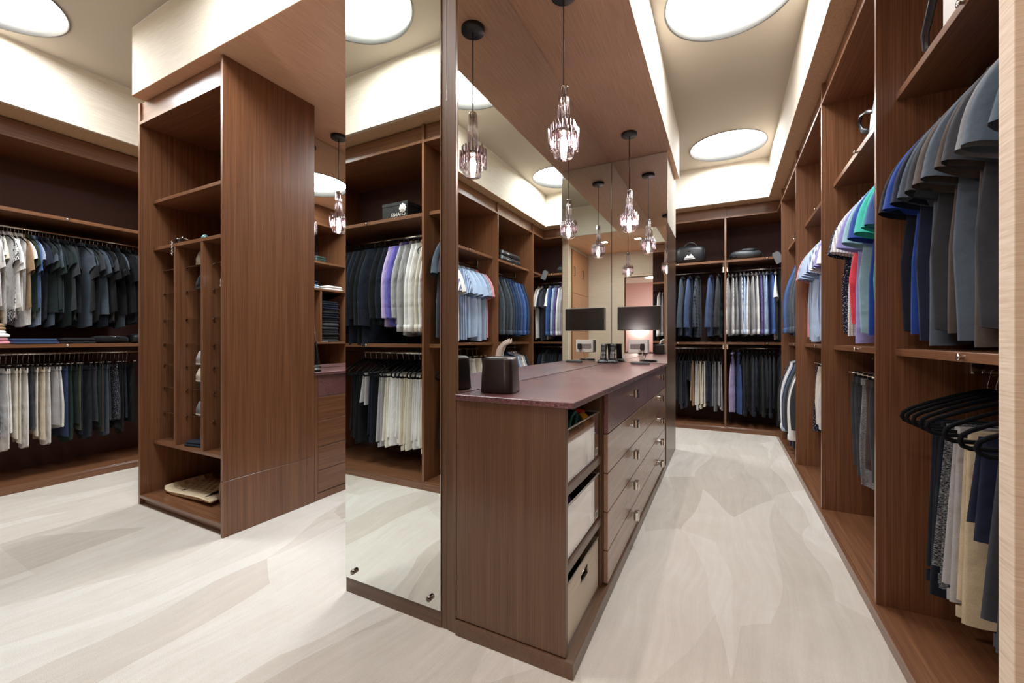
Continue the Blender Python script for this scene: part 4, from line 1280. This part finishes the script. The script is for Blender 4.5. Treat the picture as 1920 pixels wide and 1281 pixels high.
def frame_stand(x, y, z, w_, h, lab, face):
    t = thing('picture_frame', lab, 'frame', (x, y, z))
    m, g = MB(), MB()
    ln = .22
    def P(a, b, d):
        return (x + face * (-.0 + b * ln + d), y + a, z + .012 + b)
    for a0, a1, b0, b1 in ((-w_ / 2, w_ / 2, 0, .012), (-w_ / 2, w_ / 2, h - .012, h), (-w_ / 2, -w_ / 2 + .012, .012, h - .012), (w_ / 2 - .012, w_ / 2, .012, h - .012)):
        v = [P(a, b, d) for d in (0, .010) for a, b in ((a0, b0), (a1, b0), (a1, b1), (a0, b1))]
        m.add(v, [(0, 1, 2, 3), (7, 6, 5, 4), (0, 4, 5, 1), (1, 5, 6, 2), (2, 6, 7, 3), (3, 7, 4, 0)])
    part('frame', m, CHROME, t)
    v = [P(a, b, .005) for a, b in ((-w_ / 2 + .01, .01), (w_ / 2 - .01, .01), (w_ / 2 - .01, h - .01), (-w_ / 2 + .01, h - .01))]
    part('glass', g.add(v, [(0, 1, 2, 3)]), SCREEN, t)
    part('foot', MB().box(x - .05, x + .05, y - .05, y + .05, z, z + .010), CHROME, t)
frame_stand(-1.52, 3.70, 1.164, .20, .30, 'chrome tilted frame on the cubby shelf beside the sweaters', 1)
frame_stand(-2.90, 2.20, .953, .16, .22, 'chrome tilted frame on the passage counter next to the shoe tower', -1)
t = thing('cordless_phone', 'black phone cradle on the passage counter, in front of the chrome frame', 'phone', (-2.78, 2.14, .953))
part('cradle', rbox(-2.79, 2.135, .953, .985, .09, .08, 0, .02, .2, .01), RUBBER, t)
part('handset', rbox(-2.79, 2.14, .983, 1.0, .05, .12, .3, .02, .1, .007), RUBBER, t)

# ================================================================== shoe tower contents
def shoe(x, y, z, c, lab, L=.25, heel=0.0, mat=None, rz=0, group='shoes in the tower'):
    t = thing('shoe', lab, 'shoe', (x, y, z), group, rz)
    m_, so = MB(), MB()
    prof = [(-.5, .030, .055), (-.46, .034, .085), (-.34, .035, .092), (-.2, .034, .075), (0, .038, .055), (.2, .042, .042), (.36, .038, .034), (.46, .026, .026), (.5, .012, .016)]
    rings = []
    for q, hw, h in prof:
        lift = heel * max(0, .25 - q) * 1.3
        rings.append([(hw * cos(a) * (1 - .25 * max(0, sin(a))), q * L, .012 + lift + h * (.5 + .5 * sin(a)) if sin(a) > -.3 else .012 + lift) for a in ring_pts(14)])
    m_.loft(rings, True, True, True)
    o = link('upper', m_.mesh('shoe_upper'), mat or plain('shoe_' + c, COLORS[c], .4), t)
    rings = []
    for q, hw, h in prof:
        lift = heel * max(0, .25 - q) * 1.3
        rings.append([(-hw * 1.06, q * L, lift), (hw * 1.06, q * L, lift), (hw * 1.06, q * L, lift + .014), (-hw * 1.06, q * L, lift + .014)])
    so.loft(rings, True, True, True, smooth=False)
    link('sole', so.mesh('shoe_sole'), plain('sole_' + c, (200, 190, 178) if c != 'black' else (40, 38, 36), .6), t)
    if heel:
        link('heel', MB().cyl(0, -.44 * L, 0.0, heel * .9, .008, 12, .016).mesh('shoe_heel'), BLACK, t)
    return t
CUB = [(1.720, 'ivory', 'ivory leather shoe high in the middle cubby column'), (1.549, 'black', 'black studded shoe below the ivory one in the middle column'),
       (1.014, 'lightgrey', 'grey sneaker at mid height in the middle cubby column'), (.847, 'cream', 'cream pump below the grey sneaker in the middle column'), (.657, 'grey', 'grey sandal low in the middle cubby column')]
for z, c, lab in CUB:
    shoe(-3.30, 1.72, z + .006, c, lab, mat=fabric('black', 'speckle') if 'studded' in lab else None, heel=.05 if 'pump' in lab else 0)
for z, c, lab in ((.847, 'black', 'black buckled shoe in the first cubby column'), (1.35, 'black', 'plain black shoe high in the first cubby column'), (.453, 'black', 'black ring-toed shoe on the floor of the first cubby column')):
    shoe(-3.61, 1.72, z + .006, c, lab)
for z, c, lab in ((1.549, 'white', 'white shoe in the cubby column beside the tower side panel'), (.847, 'black', 'black shoe in the cubby column beside the tower side panel')):
    shoe(-2.98, 1.71, z + .006, c, lab)
shoe(-3.24, 1.66, .487, 'red', 'red shoe resting on folded dark trousers in the middle cubby', rz=.9)
folded(-3.28, 1.66, .453, .24, .22, .032, 'midnight', 'dark trousers folded on the floor of the middle cubby', seed=60, rz=.15)
# sunglasses and trinket on the shelf above the cubbies
t = thing('sunglasses', 'dark sunglasses with a hanging chain on the shelf above the cubbies', 'glasses', (-3.45, 1.60, 1.877))
for dx in (-.035, .035):
    part('lens', MB().loft([[(-3.45 + dx + .027 * k * cos(a), 1.545 + .002 * j, 1.903 + .022 * k * sin(a)) for a in ring_pts(18)] for j, k in ((0, .1), (0, 1), (1, 1), (1, .1))]), SCREEN, t)
part('bridge', MB().tube([(-3.463, 1.545, 1.908), (-3.45, 1.543, 1.914), (-3.437, 1.545, 1.908)], .003, 6), NICKEL, t)
for dx in (-.062, .062):
    part('temple', MB().tube([(-3.45 + dx, 1.546, 1.908), (-3.45 + dx, 1.60, 1.906), (-3.45 + dx * .95, 1.66, 1.884)], .003, 6), NICKEL, t)
ch = MB()
for i in range(9):
    z = 1.885 - i * .011
    ch.tube([(-3.47 + .004 * cos(a) * (i % 2), 1.515 - .002 + .004 * cos(a) * ((i + 1) % 2), z + .007 * sin(a)) for a in ring_pts(8)], .0014, 5, closed=True)
part('chain', ch, CHROME, t, kind='stuff')
t = thing('trinket', 'small teal egg-shaped trinket on the shelf above the cubbies', 'trinket', (-3.22, 1.60, 1.877))
part('egg', MB().lathe([(.024 * sin(a) * (1 + .15 * cos(a)), 1.903 - .026 * cos(a)) for a in [pi * i / 14 for i in range(15)]], -3.22, 1.60, 20), plain('teal_glaze', (90, 140, 142), .2), t)
part('foot', MB().lathe([(0, 1.877), (.016, 1.877), (.010, 1.883), (0, 1.883)], -3.22, 1.60, 16), CHROME, t)
# bottom shelf: quilted clutch, grey pouch, brown bag
def quilt():
    k = N('cream_quilting')
    k.base(lin((222, 200, 166)))
    k.rough(.7)
    v = k.obj((1, 1, 1), (0, 0, pi / 4))
    a = k.n('TexWave', Scale=6.5, _bands_direction='X')
    b = k.n('TexWave', Scale=6.5, _bands_direction='Y')
    k.l(v, a.inputs['Vector'])
    k.l(v, b.inputs['Vector'])
    m_ = k.n('Math', _operation='MINIMUM')
    k.l(a.outputs['Fac'], m_.inputs[0])
    k.l(b.outputs['Fac'], m_.inputs[1])
    k.bump(m_.outputs[0], .8, .01)
    return k.m
t = thing('quilted_clutch', 'cream quilted clutch with dark stars lying on the tower bottom board', 'bag', (-3.36, 1.70, .077))
prof = [(-.26, .105), (-.272, .118), (-.262, .132), (-.245, .130), (-.235, .112), (-.20, .100), (0, .112), (.22, .125), (.33, .12), (.335, .108), (.22, .105), (0, .090), (-.18, .082)]
m = MB()
rings = [[(-3.38 + x - .02 * (1 if j else 0), y, .0 + (z - .003 if z > 0 else z)) for x, z in prof] for j, y in enumerate((1.545, 1.60, 1.75, 1.86))]
m.loft(rings, True, True, True)
part('body', m, quilt(), t)
part('edge_piping', MB().tube([(-3.40 + x, 1.544, z - .003) for x, z in prof[4:9]], .006, 6), plain('cream_piping', (232, 214, 182), .6), t)
for sx, sy in ((-3.50, 1.60), (-3.33, 1.63), (-3.12, 1.70)):
    st = MB()
    zz = .108 + (sx + 3.38) * .045
    st.add([(sx, sy, zz + .002)] + [(sx + (.026 if i % 2 == 0 else .010) * cos(2 * pi * i / 10), sy + (.026 if i % 2 == 0 else .010) * sin(2 * pi * i / 10), zz + (.026 if i % 2 == 0 else .010) * cos(2 * pi * i / 10) * .05 + .002) for i in range(10)],
           [(0, i + 1, (i + 1) % 10 + 1) for i in range(10)])
    part('star', st, BLACK, t, 'black star')
part('strap', MB().tube([(-3.10, 1.80, .135), (-3.14, 1.72, .138), (-3.16, 1.62, .128), (-3.15, 1.56, .112)], .009, 8, flat=.5), LEATHER, t)
t = thing('pouch', 'soft pale grey pouch behind the brown bag on the tower bottom board', 'bag', (-3.0, 1.80, .077))
part('body', superell(-3.00, 1.80, .155, .09, .10, .078, .7, wob=.06, seed=6, axis='x'), fabric('lightgrey'), t)
part('drawstring', MB().tube(arc((-3.05, 1.715, .20), (-2.95, 1.715, .20), .02), .004, 6), PAPER, t)
t = thing('leather_bag', 'brown leather bag against the side panel on the tower bottom board', 'bag', (-2.815, 1.60, .077))
part('body', superell(-2.815, 1.60, .212, .095, .10, .134, .65, wob=.04, seed=9, axis='y'), plain('brown_leather', (112, 62, 34), .45), t)
part('seam', MB().tube([(-2.82, 1.50 - .012 * cos(a), .212 + .11 * sin(a)) for a in [pi * (i / 10 - .5) for i in range(11)]], .003, 6), plain('brown_stitching', (80, 42, 22), .6), t)

# ================================================================== entry: side cabinet and bathroom beyond the doorway
sc = thing('side_cabinet', 'tall walnut cabinet with bar handles on the entry side wall', 'cabinet', (.55, .25, 0))
part('carcass', B(.545, .559, -.24, .76, .002, SOF - .06), WZ, sc)
for y0, y1 in ((-.235, .258), (.262, .755)):
    for z0, z1 in ((.06, 1.35), (1.355, 2.05), (2.055, SOF - .08)):
        d = part('door', B(.528, .544, y0, y1, z0, z1), LWZ, sc)
        zc = (z0 + z1) / 2
        part('handle', MB().tube([(.528, y1 - .06, zc - .08), (.505, y1 - .06, zc - .08), (.505, y1 - .06, zc + .08), (.528, y1 - .06, zc + .08)], .006, 8), BLACK, d)
dj = MB().box(-.79, -.768, -.36, -.235, 0, 2.44).box(-.193, -.171, -.36, -.235, 0, 2.44).box(-.768, -.193, -.36, -.235, 2.42, 2.445)
struct('trim_20', dj, CREAMV)
vt = thing('vanity', 'walnut bathroom vanity with burgundy counter beyond the doorway', 'vanity', (-.4, -2.35, 0))
part('carcass', B(-1.3, .6, -2.58, -2.06, .08, .86), WX, vt)
part('counter', B(-1.32, .62, -2.59, -2.03, .862, .90), CROC, vt)
for i in range(4):
    d = part('door', B(-1.29 + i * .474, -1.29 + i * .474 + .468, -2.058, -2.040, .10, .85), WZ, vt)
    part('handle', MB().tube([(-1.06 + i * .474, -2.04, .78), (-1.06 + i * .474, -2.02, .78), (-.98 + i * .474, -2.02, .78), (-.98 + i * .474, -2.04, .78)], .005, 6), CHROME, d)
for x, lab in ((-.80, 'bathroom wall light on the pink wall, beside the doorway edge'), (-.05, 'bathroom wall light on the pink wall, towards the side cabinet')):
    t = thing('wall_light', lab, 'lamp', (x, -2.59, 1.45))
    part('backplate', B(x - .10, x + .10, -2.598, -2.585, 1.40, 1.48), CHROME, t)
    part('shade', MB().tube([(x - .13, -2.55, 1.44), (x + .13, -2.55, 1.44)], .028, 14), LAMP, t)
t = thing('fill_lamp', 'round fill lamp added in the bathroom beyond the doorway', 'lamp', (-.5, -1.6, 2.6))  # unseen lamp, added to light the pink bathroom and the doorway
part('rim', MB().lathe([(.16, 2.599), (.16, 2.57), (.148, 2.57), (.148, 2.599)], -.5, -1.6, 32), WHITEP, t)
part('diffuser', MB().lathe([(0, 2.565), (.10, 2.568), (.147, 2.585)], -.5, -1.6, 32), LAMP, t)
